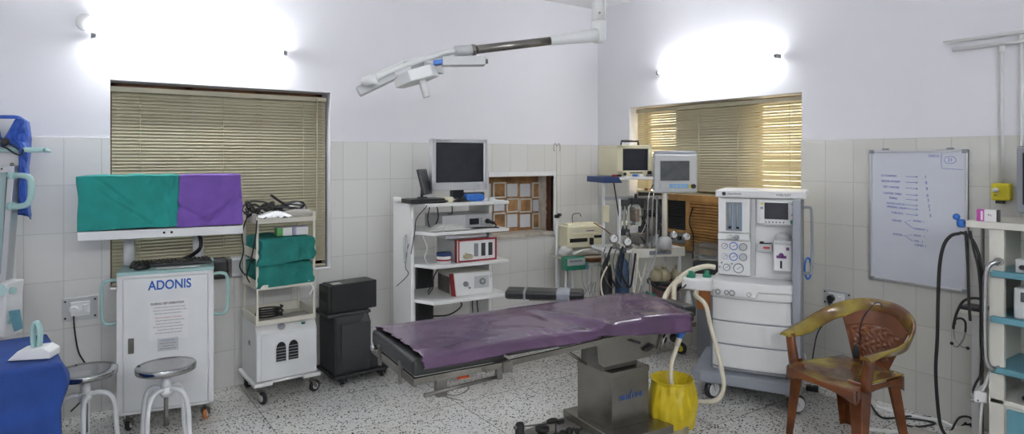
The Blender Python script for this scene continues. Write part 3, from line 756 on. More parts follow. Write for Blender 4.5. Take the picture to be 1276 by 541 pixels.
for x, cm, lb, tx in ((.20, 'boxg', 'white and green carton on the upper teal cloth', 0), (.31, 'boxl', 'lilac and white carton on the upper teal cloth, next to the green one', 1)):
    t = thing('carton', lb, 'box', onT(TR, x, .08, 1.100), -4, None)
    obj('carton_body', MB().bx(-.05, .05, -.045, .045, 0, .055), 'chalky', t, .002); obj('coloured_end', MB().bx(-.0505, -.012 if not tx else -.03, -.0455, .0455, -.0, .0555), cm, t, .001)
    obj('coloured_top', MB().bx(-.05, .05, -.0455, .045, .053, .0558), cm if tx else 'chalky', t)
o = tag(obj('cable_coil', MB().tube([(.085*math.cos(k*.62)*(1+.08*math.sin(k)), .055*math.sin(k*.62)*(1+.07*math.cos(k*1.7)), .012+.0016*k) for k in range(42)], .006, 6, 4), 'rubber'), 'coil of black cable on the bottom shelf of the rack', 'cable coil'); local_obj(o, TR, .12, .13, .530)
o = tag(obj('paper_sheet', MB().surf(lambda u, v: ((u-.5)*.17, (v-.5)*.14, .003+.006*abs(noise.noise(Vector((u*4, v*4, 7))))), 10, 10), 'rag', None, solid=.001), 'stained papers lying right of the coil on the bottom shelf', 'paper'); local_obj(o, TR, .295, .12, .531)
o = tag(obj('bottle', MB().lathe([(0, 0), (.016, 0), (.016, .07), (.008, .08), (.008, .095), (0, .095)], n=16), 'orange'), 'small orange bottle behind the upper teal cloth', 'bottle'); local_obj(o, TR, .365, .30, .970)
for pts, lb in (([(.0, -.012, 1.22), (-.01, -.02, 1.12), (-.03, .0, .98), (-.05, .04, .86), (-.02, .08, .80)], 'black lead hanging down the left front post of the rack'),
                ([(-.02, .15, 1.23), (-.05, .16, 1.12), (-.04, .16, 1.0), (-.06, .18, .90), (-.02, .2, .83)], 'black lead hanging behind the left side of the rack')):
    cable('cable', lb, [onT(TR, *p) for p in pts], .0045)
cable('cable', 'thin grey lead with a white plug hanging at the right front post', [onT(TR, *p) for p in [(.36, -.01, .76), (.37, -.02, .73), (.36, -.02, .71), (.345, -.02, .69)]], .006, 'white2')

# ------------------------------------------------------------------ UPS cabinet and UPS
UC = thing('battery_cabinet', 'charcoal plastic battery cabinet on castors with projecting foot plate', 'cabinet', (-2.9, -.45, 0), 2)
obj('body', MB().prism([(-.02, 0, .075), (.262, 0, .075), (.262, 0, .43), (.25, .02, .49), (.24, .05, .505), (.0, .05, .505), (-.02, 0, .44)], (0, .30, 0)), 'dgrey', UC, .015)
obj('front_cover', MB().bx(.03, .235, -.008, .004, .10, .44), 'dgrey', UC, .004)
obj('top', MB().bx(-.06, .275, .03, .33, .485, .512), 'dgrey', UC, .012)
obj('foot_plate', MB().prism([(-.03, -.015, .055), (.28, -.015, .055), (.40, .0, .055), (.42, .20, .055), (.35, .34, .055), (-.03, .34, .055)], (0, 0, .022)), 'dgrey', UC, .006)
obj('slope', MB().prism([(.262, .02, .077), (.395, .02, .077), (.262, .02, .22)], (0, .24, 0)), 'dgrey', UC, .01)
for x, y in ((.045, .02), (.35, .02), (.045, .30), (.34, .28)): castor(UC, x, y, .056, .026, .03, 'rubber', 'black', 60)
UP = thing('power_supply', 'black tower power supply lying on the charcoal battery cabinet', 'power supply', onT(UC, -.015, .045, .512), 7)
obj('case', MB().bx(.0, .355, 0, .17, 0, .205), 'black', UP, .006)
obj('bezel', MB().bx(-.03, .004, .004, .166, .003, .20), 'blackv', UP, .008)
obj('bezel_panel', MB().bx(-.033, -.028, .03, .14, .09, .15), 'rubber', UP, .002)
obj('label_sheet', MB().bx(.02, .09, .03, .09, .2045, .206), 'cream', UP)
cable('cable', 'thin black cable at the right end of the black power supply', [onT(UP, *p) for p in [(.36, .08, .15), (.39, .07, .12), (.385, .06, .06), (.40, .05, .035), (.385, .03, .01), (.37, .06, .02)]], .004)
cable('cable', 'thin black cable running from the power supply down the wall', [onT(UP, *p) for p in [(.36, .12, .10), (.43, .14, .06), (.46, .20, -.1), (.44, .28, -.3), (.46, .30, -.5)]], .004)

# ------------------------------------------------------------------ endoscopy cart
CT = thing('endoscopy_cart', 'white laminated cart with four shelves carrying the large monitor', 'cart', (-2.5, -.75, 0), -4)
obj('side_panel', MB().bx(.03, .055, 0, .36, .08, 1.335), 'lam', CT, .003)
obj('side_panel', MB().bx(.66, .685, .0, .34, .08, 1.27), 'lam', CT, .003)
obj('rear_panel', MB().bx(.055, .20, .335, .35, .30, 1.2), 'lam', CT)
for i, z in enumerate((.600, .852, 1.085, 1.288)):
    c0 = .055
    poly = [(c0, .0, z), (.135, -.16, z), (.745, -.16, z), (.745, .05, z), (.69, .05, z), (.66, .33, z), (c0, .33, z)]
    if i == 3: poly = [(.03, .0, z), (.075, -.16, z), (.745, -.16, z), (.745, .05, z), (.69, .34, z), (.03, .34, z)]
    obj('shelf', MB().prism(poly, (0, 0, .024)), 'lam', CT, .004)
obj('foot_rail', MB().bx(.02, .70, .0, .04, .06, .10).bx(.02, .70, .32, .36, .06, .10), 'lam', CT, .003)
for x in (.06, .66):
    for y in (.03, .33): castor(CT, x, y, .062, .026, .02)
MN = thing('monitor', 'large silver framed flat monitor on the top shelf of the white cart', 'monitor', onT(CT, .395, -.02, 1.313), -3)
mw, mh = .455, .375
obj('stand_base', MB().lathe([(0, 0), (.10, 0), (.10, .008), (.05, .018), (0, .02)], n=32), 'black', MN)
obj('neck', MB().bx(-.05, .05, .01, .05, .01, .14), 'black', MN, .006)
obj('housing', MB().bx(-mw/2+.01, mw/2-.01, 0, .055, .09, .09+mh-.01), 'lgrey', MN, .01)
zb = .082
fmn = MB(); fmn.bx(-mw/2, mw/2, -.03, .01, zb, zb+.058).bx(-mw/2, mw/2, -.03, .01, zb+mh-.028, zb+mh).bx(-mw/2, -mw/2+.032, -.03, .01, zb, zb+mh).bx(mw/2-.032, mw/2, -.03, .01, zb, zb+mh)
obj('bezel', fmn, 'alu', MN, .004); obj('screen', MB().bx(-mw/2+.03, mw/2-.03, -.022, -.012, zb+.055, zb+mh-.025), 'screen', MN)
obj('knob', MB().cyl((.165, -.03, zb+.028), (.165, -.036, zb+.028), .015, n=24), 'lgrey', MN)
text('lettering', 'MEDICAL MONITOR', .012, 'print_', MN, (-.14, -.0302, zb+mh-.014), FR)
SM = thing('monitor', 'small black tilted monitor left of the large monitor', 'monitor', onT(CT, .115, -.04, 1.345), 45)
obj('panel', MB().box((0, 0, .115), (.18, .02, .185), (-14, 0, 0)), 'black', SM, .004)
obj('screen', MB().box((0, -.011, .115), (.155, .003, .155), (-14, 0, 0)), 'screen2', SM)
obj('foot', MB().cyl((0, .02, 0), (0, .018, .06), .010).lathe([(0, 0), (.04, 0), (.035, .008), (0, .01)], (0, .015, 0)), 'black', SM)
o = tag(obj('black_unit', MB().bx(-.13, .13, -.09, .09, 0, .032), 'black', None, .004), 'flat black unit under the small tilted monitor', 'device'); local_obj(o, CT, .10, -.05, 1.312)
o = tag(obj('cream_tray', MB().bx(-.03, .03, -.08, .08, 0, .035), 'beige', None, .004), 'small cream box right of the flat black unit', 'box'); local_obj(o, CT, .265, -.05, 1.312)
o = tag(obj('remote_control', MB().ball((0, 0, .012), 1, (.07, .03, .013)), 'black'), 'black oval handset in front of the large monitor', 'handset'); local_obj(o, CT, .20, -.125, 1.312, 10)
o = tag(obj('blue_pouch', MB().bx(-.075, .075, -.035, .035, 0, .055), 'blue', None, .018, seg=3), 'blue padded pouch in front of the large monitor', 'pouch'); local_obj(o, CT, .49, -.075, 1.312)
o = tag(obj('black_adapter', MB().bx(-.09, .09, -.02, .02, 0, .06), 'black', None, .008), 'black adapter behind the blue pouch', 'adapter'); local_obj(o, CT, .54, .03, 1.312)
o = tag(obj('cable_bundle', MB().tube(scribble((0, 0, .01), .045, 20, .03, 77), .004, 6, 4), 'rubber'), 'small tangle of black cable left of the blue pouch', 'cable bundle'); local_obj(o, CT, .37, -.09, 1.314)
o = tag(obj('white_cup', MB().bx(-.022, .022, -.02, .02, 0, .028), 'white2', None, .003), 'small white box at the right end of the top shelf', 'box'); local_obj(o, CT, .615, -.12, 1.312)
o = tag(obj('pink_cloth', MB().ball((0, 0, .018), 1, (.05, .03, .018)).rough(.01, 30), 'cotton'), 'crumpled pale tissue beside the cream box', 'tissue'); local_obj(o, CT, .32, -.06, 1.312)
# camera unit on the second shelf
CU = thing('camera_control_unit', 'silver camera unit with small display on the second shelf', 'medical device', onT(CT, .50, .04, 1.109), -2)
obj('case', MB().bx(-.26, .15, -.10, .20, .006, .105), 'lgrey', CU, .004)
obj('front_panel', MB().bx(-.075, .15, -.108, -.098, .006, .10), 'alu', CU, .003); obj('display', MB().bx(-.045, .035, -.111, -.107, .03, .075), 'screen', CU, .002)
for k in range(3): obj('button', MB().cyl((.055, -.108, .03+k*.02), (.055, -.112, .03+k*.02), .006, n=12), 'grey', CU)
obj('socket', MB().cyl((.105, -.108, .05), (.105, -.125, .05), .018).cyl((.105, -.125, .05), (.15, -.145, .035), .012), 'black', CU)
obj('cable', MB().tube([(.15, -.145, .035), (.17, -.13, .01), (.12, -.15, .006), (.0, -.16, .012), (-.06, -.15, .008), (-.03, -.14, .006), (.10, -.165, .008), (.17, -.17, .004)], .005, 8), 'rubber', CU)
o = tag(obj('cloth_heap', MB().surf(lambda u, v: ((u-.5)*.34, (v-.5)*.14, .004+.05*max(0, math.sin(math.pi*u))*math.sin(math.pi*v)*(.6+.8*abs(noise.noise(Vector((u*6, v*4, 1)))))), 40, 20), 'cotton', None, solid=.003), 'crumpled grey white cloth at the left of the second shelf', 'cloth'); local_obj(o, CT, .28, -.075, 1.112)
o = tag(obj('white_tray', MB().bx(-.17, .17, -.09, .09, 0, .03), 'white2', None, .004), 'flat white tray on top of the red framed unit', 'tray')
RB = thing('insufflator', 'unit with dark red frame and three windows on the third shelf', 'medical device', onT(CT, .435, -.02, .876), -3)
obj('case', MB().bx(-.115, .22, -.08, .22, .006, .155), 'lgrey', RB, .004)
fr_ = MB(); fr_.bx(-.115, -.085, -.104, -.08, 0, .165).bx(.212, .225, -.104, -.08, 0, .165).bx(-.115, .225, -.104, -.08, .152, .165).bx(-.115, .225, -.104, -.08, 0, .012)
obj('red_frame', fr_, 'red', RB, .003); obj('stripe', MB().bx(-.105, -.098, -.1055, -.103, .004, .160), 'white2', RB)
obj('front_panel', MB().bx(-.085, .214, -.098, -.08, .012, .152), 'white2', RB)
for k, x in enumerate((.035, .095, .155)): obj('window', MB().bx(x, x+.035, -.101, -.097, .035, .13), 'grey' if k == 0 else 'dgrey', RB, .002)
obj('connector', MB().cyl((-.035, -.098, .045), (-.035, -.125, .045), .022).cyl((.0, -.098, .04), (0, -.12, .04), .016), 'canister', RB)
local_obj(o, CT, .44, .03, 1.042)
JR = thing('plaster_tin', 'round tin with navy lid left of the red framed unit', 'tin', onT(CT, .245, -.085, .876), 0)
obj('tin', MB().lathe([(0, 0), (.052, 0), (.052, .06), (0, .06)], n=32), 'chalky', JR); obj('lid', MB().lathe([(0, .078), (.052, .078), (.055, .073), (.055, .056), (0, .056)], n=32), 'navy', JR)
obj('band', MB().lathe([(.0525, .022), (.0525, .034)], n=32), 'red', JR)
LS = thing('light_source', 'white light source with red edge and round knob on the bottom shelf', 'medical device', onT(CT, .485, -.01, .624), -6)
obj('case', MB().bx(-.155, .155, -.05, .24, .004, .165), 'cream', LS, .005)
obj('side_plate', MB().bx(-.157, -.15, .0, .22, .01, .13), 'dsteel', LS)
obj('front_panel', MB().prism([(-.135, -.072, .0), (.165, -.072, .0), (.160, -.072, .158), (-.155, -.072, .170)], (0, .022, 0)), 'white2', LS, .006)
obj('red_edge', MB().prism([(-.158, -.060, .002), (-.137, -.0735, .0), (-.157, -.0735, .17), (-.172, -.055, .16)], (0, .03, 0)), 'red', LS, .004)
obj('knob', MB().cyl((-.06, -.072, .085), (-.06, -.088, .085), .020, .017, n=24), 'grey', LS); obj('small_knob', MB().cyl((-.03, -.072, .055), (-.03, -.08, .055), .008), 'grey', LS)
obj('inset', MB().bx(.01, .13, -.0745, -.071, .045, .135), 'lgrey', LS, .002); obj('lens_ring', MB().lathe([(.012, .0), (.024, 0), (.024, -.006), (.012, -.006)], (.075, -.076, .095), 24, Matrix.Rotation(R(-90), 3, 'X'), False), 'grey', LS)
text('lettering', 'XENON', .010, 'print_', LS, (.145, -.0726, .13), (R(90), R(-80), 0))
obj_ps = tag(obj('black_stabiliser', MB().bx(-.07, .07, -.06, .06, 0, .80), 'black', None, .01), 'tall black box standing inside the white cart behind the shelves', 'box'); 
local_obj(obj_ps, CT, .29, .41, .0)
for k, (pts, r, m_, lb) in enumerate((
    ([(.10, -.12, 1.31), (.07, -.17, 1.29), (.05, -.05, 1.2), (.045, -.03, 1.1), (.02, -.02, .95)], .003, 'rubber', 'thin lead hanging from the flat black unit down the left side panel'),
    ([(.02, .02, 1.02), (.015, .06, .92), (.02, .08, .84), (.015, .02, .80), (-.06, .05, .72)], .003, 'rubber', 'thin lead running off the left side panel'),
    ([(.12, -.12, 1.285), (.115, -.10, 1.2), (.15, -.05, 1.14)], .004, 'rubber', 'short black lead under the top shelf, nearest the left panel'),
    ([(.22, -.02, 1.285), (.24, .0, 1.2), (.22, .03, 1.12)], .004, 'rubber', 'second black lead under the top shelf'),
    ([(.35, .0, 1.285), (.36, .02, 1.22), (.34, .05, 1.215)], .004, 'rubber', 'third black lead under the top shelf'),
    ([(.14, -.13, .87), (.16, -.08, .8), (.20, .0, .7), (.17, .02, .64)], .005, 'rubber', 'black lead between the two lower shelves'),
    ([(.21, -.08, .85), (.20, -.02, .78), (.23, .08, .70), (.2, .1, .64)], .005, 'rubber', 'black lead behind the others between the two lower shelves'),
    ([(.40, .1, .60), (.47, .08, .52), (.40, .15, .44), (.30, .25, .42)], .006, 'rubber', 'thick black cable looping under the bottom shelf'),
    ([(.52, .0, .60), (.53, .02, .50), (.56, .05, .38)], .005, 'rubber', 'black cable hanging under the bottom shelf, left one of a pair'),
    ([(.56, .0, .60), (.57, .02, .52), (.60, .05, .40)], .005, 'rubber', 'black cable hanging under the bottom shelf, right one of a pair'),
    ([(.09, -.07, 1.08), (.11, -.10, 1.0), (.10, -.08, .93), (.12, -.08, .89)], .003, 'white2', 'thin white lead between the second and third shelf'))):
    cable('cable', lb, [onT(CT, *p) for p in pts], r, m_)
o = tag(obj('power_strip', MB().bx(-.018, .018, -.10, .10, -.02, .02), 'white2', None, .004), 'clear plastic hook plate on the left side panel of the cart', 'hook'); bpy.data.objects.remove(o)
loop = tag(obj('cable_loop', MB().tube([(.05*math.cos(k*.8)*.35, .004*k*.3, .10*math.sin(k*.8)) for k in range(18)], .003, 6, 4), 'clear'), 'clear tubing coiled on the left side panel of the cart', 'tubing'); local_obj(loop, CT, .018, .05, .98, 90)

# ------------------------------------------------------------------ operating table
OT = thing('operating_table', 'long operating table with steel pedestal under a purple sheet', 'operating table', (-1.873, -2.175, 0), -4.5)
fb = MB().prism([(-.62, -.17, 0), (-.66, .0, 0), (-.60, .20, 0), (-.30, .27, 0), (.23, .255, 0), (.235, -.25, 0), (-.17, -.26, 0)], (0, 0, .075)); obj('base_casting', fb, 'dsteel', OT, .03, seg=3)
obj('base_plate', MB().bx(-.175, .236, -.25, .255, .075, .12), 'steel', OT, .004)
pl_ = obj('pedestal', MB().prism([(-.115, -.135, .12), (.156, -.131, .12), (.12, .14, .12), (-.157, .132, .12)], (0, 0, .318)), 'steel', OT, .003)
obj('pedestal_cap', MB().prism([(-.118, -.138, .405), (.159, -.134, .405), (.123, .143, .405), (-.160, .135, .405)], (0, 0, .035)), 'steel', pl_, .003)
text('lettering', 'MEDI LINE', .042, 'adonis', pl_, (.022, -.1352, .285), (R(90), 0, R(.8)), .92, .0006, -.0006)
obj('lettering_mark', MB().prism([(.018, -.1345, .30), (.030, -.1345, .30), (.026, -.1345, .325)], (0, -.001, 0)), 'adonis', pl_)
for s_ in (-1, 1):
    obj('tilt_plate', MB().prism([(-.28, s_*.215, .675), (-.265, s_*.215, .535), (-.235, s_*.215, .512), (.09, s_*.215, .52), (.17, s_*.215, .57), (.20, s_*.215, .665)], (0, -s_*.012, 0)), 'steel', OT, .003)
obj('tilt_housing', MB().bx(-.16, .10, -.10, .10, .44, .64), 'dsteel', OT, .01)
tl = MB().box((-.03, -.228, .625), (.05, .01, .014), (0, 20, 0)).box((.07, -.228, .575), (.055, .01, .016), (0, -18, 0)); 
obj('lever', MB().box((-.03, -.228, .625), (.06, .02, .014), (0, 20, 0)), 'black', OT); obj('lever', MB().box((.07, -.228, .575), (.06, .02, .018), (0, -18, 0)), 'black', OT)
obj('brace_rod', MB().cyl((.19, -.235, .66), (.15, -.235, .55), .007), 'chrome', OT)
# frames: leg section, seat section
lf_ = MB(); lf_.bx(-1.335, -.90, -.292, -.272, .640, .668).bx(-1.335, -.90, .272, .292, .640, .668).bx(-1.345, -1.33, -.292, .292, .630, .668); obj('leg_frame', lf_, 'steel', OT, .002)
sf = MB()
for s_ in (-1, 1):
    sf.prism([(-.86, s_*.285, .642), (-.30, s_*.285, .662), (-.30, s_*.285, .690), (-.86, s_*.285, .670)], (0, -s_*.014, 0))
sf.bx(-.87, -.85, -.28, .28, .645, .668).bx(-.32, -.30, -.28, .28, .664, .688); obj('seat_frame', sf, 'steel', OT, .002)
for s_ in (-1, 1): obj('back_rail', MB().bx(-.30, .38, s_*.275-.007, s_*.275+.007, .665, .692), 'steel', OT, .002)
for x in (-1.24, -1.0): obj('bolt', MB().cyl((x, -.292, .654), (x, -.297, .654), .009), 'dsteel', OT)
obj('end_clamp', MB().bx(-1.35, -1.338, -.14, -.11, .60, .70), 'dsteel', OT, .002); obj('end_clamp', MB().bx(-1.35, -1.338, .15, .18, .60, .70), 'dsteel', OT, .002)
obj('end_knob', MB().ball((-1.352, .24, .67), .016), 'chrome', OT)
obj('clamp_bracket', MB().bx(-1.235, -1.185, -.295, -.255, .565, .645), 'dsteel', OT, .004)
obj('clamp_bracket', MB().bx(-.93, -.90, -.295, -.265, .59, .645), 'dsteel', OT, .004)
obj('clamp_bar', MB().cyl((-1.30, -.30, .590), (-.90, -.275, .60), .009), 'dsteel', OT)
obj('orange_tab', MB().bx(-1.10, -1.04, -.22, -.215, .60, .645), 'orange', OT)
obj('hinge', MB().cyl((-.88, -.29, .645), (-.88, .29, .645), .014).bx(-.90, -.85, -.30, -.27, .618, .67), 'dsteel', OT, .002)
obj('strut', MB().cyl((-.52, -.24, .66), (-.33, -.18, .54), .008).cyl((-.52, .24, .66), (-.33, .18, .54), .008), 'steel', OT)
obj('mattress', MB().bx(-1.345, -.885, -.29, .29, .672, .748), 'blackv', OT, .016, seg=3)
obj('mattress', MB().bx(-.875, -.31, -.29, .29, .690, .752), 'blackv', OT, .014, seg=3)
obj('mattress', MB().bx(-.30, .36, -.29, .28, .695, .752), 'blackv', OT, .014, seg=3)
obj('head_rest', MB().bx(.37, .475, -.20, .02, .69, .762), 'blackv', OT, .02, seg=3)
def sheet(u, v):
    # u along the table, v across: 0 near hem .. 1 far hem
    near = -1.305+.006*math.sin(v*40)+.004*math.sin(v*90); x0 = near - .012*v
    x1 = .315 + (.17)*min(1, max(0, (v-.12)/.5))
    x = x0 + (x1-x0)*u
    n1 = noise.noise(Vector((x*3.1, v*2.2, 5))); n2 = noise.noise(Vector((x*9, v*6, 9)))
    ridge = math.exp(-((x+.30+.25*(v-.2))/.045)**2); dip = math.exp(-((x+.39+.25*(v-.2))/.05)**2)
    hw = .296
    if v < .16:      # near side hanging
        k = v/.16; y = -hw-.006-.006*n2*(1-k) - .010*ridge*(1-k); hz = .705 + .012*n1
        if x > -.34: hz = .716 - .065*min(1, (x+.34)/.55)
        z = hz + (.757-hz)*k**.9
        if x > -.1: y -= .012*(1-k)*abs(math.sin(x*16))
        if k > .85: y += .006
    elif v > .90:
        k = (1-v)/.10; y = hw+.006; z = .70+.057*k
    else:
        k = (v-.16)/.74; y = -hw+.002 + (2*hw-.002)*k; z = .7655 + .004*n1 + .002*n2 + .004*math.sin(math.pi*k)
        z -= .006*max(0, 1-k*8)+.006*max(0, 1-(1-k)*8)
    w = max(0, 1-v*1.25)
    r2 = math.exp(-((x+.66+.3*(v-.2))/.03)**2) + .7*math.exp(-((x+.58+.5*(v-.2))/.022)**2)
    z += .009*r2*max(0, 1-v*2.2)*(1 if v > .1 else v*10)
    if v < .16: y -= .008*r2
    z += (.026*ridge - .012*dip)*w*(1 if v > .1 else v*10)
    if x > -.02:
        z += .018*math.sin((x+.02)*9+v*7)*max(0, 1-v)*.6*(1 if v > .14 else 0.3)
    if x > .3: z -= .35*(x-.3)*(1.0-v*.9)
    return (x, y, max(z, .60))
obj('sheet', MB().surf(sheet, 150, 60), 'vinyl', OT, solid=.002)
for k, (x, y) in enumerate(((-.66, .02), (-.50, .02), (-.40, .05), (-.30, -.20))): pass
# foot controls standing on the base casting, left of the pedestal
FC = thing('foot_control', 'black foot valve assembly with knobs on the base left of the pedestal', 'foot control', onT(OT, -.50, .0, .0), -4.5)
obj('mount_plate', MB().bx(-.14, .15, -.10, .08, .06, .095), 'dsteel', FC, .004)
obj('turret', MB().lathe([(0, .09), (.036, .09), (.036, .12), (.026, .125), (.024, .185), (.017, .195), (0, .20)], (-.095, .06, 0)), 'rubber', FC)
obj('turret_lever', MB().cyl((-.13, .06, .175), (-.095, .06, .175), .010).cyl((-.09, .06, .172), (.10, .02, .168), .0045), 'dsteel', FC)
obj('round_knob', MB().lathe([(0, .10), (.026, .10), (.026, .15), (.038, .158), (.038, .175), (0, .18)], (.005, -.01, 0)), 'rubber', FC)
obj('pedal', MB().ball((.085, .015, .185), 1, (.036, .018, .014)).cyl((.10, .0, .09), (.10, .0, .18), .004).box((.13, .0, .175), (.04, .018, .02)), 'rubber', FC)
for k, (x, y, z, r) in enumerate(((.12, -.04, .12, .026), (.155, -.05, .135, .022), (.09, -.06, .11, .018), (.20, -.06, .13, .016))):
    obj('valve', MB().ball((x, y, z), r).cyl((x, y, .09), (x, y, z), r*.6).cyl((x, y, z), (x+.03, y-.01, z+.012), r*.45), 'rubber' if k != 2 else 'dsteel', FC)
obj('wire', MB().tube([(.03, -.04, .11), (.08, -.02, .13), (.14, -.06, .12), (.22, -.05, .10)], .004, 6), 'rubber', FC)
# wire hook hanging by the clamp
cable('wire_loop', 'thin wire loop hanging from the clamp under the foot end', [onT(OT, *p) for p in [(-1.19, -.28, .57), (-1.14, -.29, .558), (-1.08, -.27, .56), (-1.06, -.25, .572), (-1.12, -.25, .575), (-1.20, -.28, .565), (-1.13, -.33, .545)]], .0025, 'dsteel', cat='wire')
# arm board
AB = thing('arm_board', 'black padded arm board with tape strap on the far side of the table', 'arm board', onT(OT, -.27, .58, .0), -54)
ab0, ab1 = Vector((-1, 0, 0)), 0
obj('bracket', MB().bx(-.02, .20, -.02, .02, .72, .735).cyl((.18, 0, .66), (.18, 0, .735), .012), 'steel', AB)
AB.location = onT(OT, -.20, .56, 0); AB.rotation_euler = (0, 0, R(-42))
obj('pad', MB().bx(-.17, .33, -.075, .075, .735, .79), 'blackv', AB, .018, seg=3)
obj('strap', MB().bx(-.055, -.035, -.078, .078, .732, .794), 'grey', AB, .016, seg=3)
obj('tape', MB().bx(.15, .245, -.078, .078, .732, .794), 'mgrey', AB, .016, seg=3)

# ------------------------------------------------------------------ corner: drip pole, infusion stand with pumps
q = at(694, 365, y=-.22)
IP = thing('drip_pole', 'thin white drip pole with wire hooks at the top, right of the niche', 'drip stand', (q.x, q.y, 0), 0)
obj('lower_tube', MB().cyl((0, 0, .02), (0, 0, 1.10), .014), 'white', IP); obj('upper_rod', MB().cyl((0, 0, 1.10), (0, 0, 1.74), .0045, n=10), 'offw', IP)
for s_ in (-1, 1): obj('hook', MB().tube([(0, 0, 1.74), (s_*.02, 0, 1.765), (s_*.035, 0, 1.75), (s_*.038, 0, 1.71), (s_*.03, 0, 1.695)], .003, 8), 'dsteel', IP)
obj('clamp_knob', MB().cyl((0, -.01, 1.10), (.03, -.03, 1.10), .014).bx(-.018, .018, -.018, .018, 1.07, 1.10), 'black', IP)
for k in range(4):
    a = R(90*k+45); obj('foot', MB().sweep([(0, 0, .10), (.10*math.cos(a), .10*math.sin(a), .05), (.19*math.cos(a), .19*math.sin(a), .012)], .010, 8), 'white', IP)

PS = thing('pump_stand', 'white tube legged table in the far corner holding the cream pump unit', 'stand', (-.9, -.35, 0), -10)
for x, y in ((.155, -.02), (.24, .0), (.50, .16), (.20, .20)): obj('leg', MB().cyl((x, y, 0), (x, y, .62 if x < .2 else .70), .012), 'white', PS)
obj('table_top', MB().bx(.13, .56, -.02, .24, .70, .72), 'offw', PS, .003)
obj('crossbar', MB().cyl((.155, -.02, .30), (.24, .0, .30), .008).cyl((.24, 0, .30), (.50, .16, .30), .008), 'white', PS)
ED = thing('syringe_pump', 'cream electronic unit with black slots on the corner stand', 'medical device', onT(PS, .36, .09, .80), -10)
obj('body', MB().bx(-.18, .20, -.09, .10, 0, .20), 'beige', ED, .012)
obj('upper_panel', MB().prism([(-.15, -.095, .125), (.16, -.095, .125), (.16, -.05, .225), (-.15, -.05, .225)], (0, .10, 0)), 'beige', ED, .006)
obj('screen_panel', MB().box((-.08, -.076, .178), (.12, .008, .060), (-24, 0, 0)), 'lgrey', ED, .002); obj('display', MB().box((-.085, -.081, .180), (.07, .006, .035), (-24, 0, 0)), 'grey', ED)
obj('key_panel', MB().box((.065, -.078, .175), (.09, .008, .055), (-24, 0, 0)), 'violet', ED, .002)
obj('slot', MB().bx(-.155, .03, -.098, -.088, .055, .090), 'dark', ED, .002); obj('slot', MB().bx(.105, .185, -.098, -.088, .085, .11), 'dark', ED, .002)
obj('knob', MB().bx(.055, .085, -.12, -.088, .025, .09), 'black', ED, .004); obj('wire_hook', MB().tube([(-.07, 0, .22), (-.07, 0, .30), (.0, 0, .31), (.02, 0, .28)], .004, 6), 'dsteel', ED)
o = tag(obj('paper_stack', MB().surf(lambda u, v: ((u-.5)*.34, (v-.5)*.16, .03+.035*math.sin(math.pi*u)+.012*noise.noise(Vector((u*6, v*5, 2)))), 22, 12), 'paper', None, solid=.006), 'crumpled white papers under the cream unit on the corner stand', 'papers'); local_obj(o, PS, .40, .04, .722)
o = tag(obj('brown_tray', MB().lathe([(0, 0), (.10, .002), (.15, .03), (.155, .05), (.148, .05), (.10, .012), (0, .01)], n=32), 'woodd'), 'brown curved tray in front of the papers on the corner stand', 'tray'); local_obj(o, PS, .44, -.06, .675); o.scale = (1, .6, 1)
o = tag(obj('gauze_bag', MB().ball((0, 0, .05), 1, (.07, .05, .045), 20).rough(.02, 22, 4), 'cotton'), 'crumpled plastic bag left of the brown tray', 'bag'); local_obj(o, PS, .17, .03, .722)
GP = thing('infusion_pump', 'green infusion pump with grey display clamped in front of the corner stand', 'infusion pump', onT(PS, .20, -.09, .625), -10)
obj('body', MB().bx(-.11, .09, -.05, .05, 0, .115), 'green', GP, .008); obj('face', MB().bx(-.10, .08, -.056, -.048, .045, .105), 'lgrey', GP, .002); obj('display', MB().bx(-.08, .05, -.059, -.054, .075, .095), 'grey', GP)
obj('syringe', MB().cyl((.09, -.03, .035), (.28, -.03, .035), .012), 'clear', GP); obj('plunger', MB().bx(.27, .30, -.05, .0, .0, .07), 'green', GP, .004)
obj('driver', MB().bx(.09, .12, -.05, .01, .0, .06), 'tealsh', GP, .004)
for k in range(3):
    cable('drip_line', ['thin clear drip line hanging in loops below the green pump, left one', 'thin clear drip line hanging below the green pump, middle one', 'thin clear drip line hanging below the green pump, right one'][k],
          [onT(PS, *p) for p in [(.28+.05*k, -.10, .63), (.27+.05*k, -.11, .52), (.33+.03*k, -.10, .42-.03*k), (.38+.02*k, -.10, .50), (.30+.06*k, -.09, .38), (.34+.05*k, -.08, .28)]], .0025, 'clear')
cable('cable', 'black cable down the wall between the two legs of the corner stand', [onT(PS, *p) for p in [(.20, .02, .70), (.195, .03, .5), (.20, .03, .25), (.22, .04, .01)]], .005)

# ------------------------------------------------------------------ old anaesthesia trolley
BO = thing('anaesthesia_trolley', 'old white anaesthesia trolley with flowmeters, gauges and blue edged top shelf', 'anaesthesia trolley', (-.55, -1.2, 0), -20)
for x in (-.33, .24): obj('post', MB().bx(x-.012, x+.012, .13, .15, .10, 1.42), 'white', BO, .003)
obj('post', MB().bx(-.145, -.12, -.02, .005, .10, .86), 'white', BO, .003)
obj('post', MB().bx(.275, .30, -.02, .005, .10, .86), 'white', BO, .003)
obj('top_shelf', MB().bx(-.27, .24, -.05, .30, 1.455, 1.478), 'white2', BO, .003)
obj('shelf_end', MB().prism([(-.415, -.06, 1.43), (-.25, -.06, 1.43), (-.285, -.06, 1.478), (-.415, -.06, 1.478)], (0, .36, 0)), 'navy', BO, .003)
obj('table', MB().bx(-.36, .32, -.03, .33, .86, .885), 'white2', BO, .003); obj('table_front', MB().bx(-.155, .325, -.035, -.015, .815, .89), 'cream', BO, .003)
obj('badge', MB().bx(.0, .20, -.039, -.034, .835, .868), 'grey', BO, .002); text('lettering', 'ANAESTHESIA', .020, 'print_', BO, (.10, -.0397, .852), FR, .8)
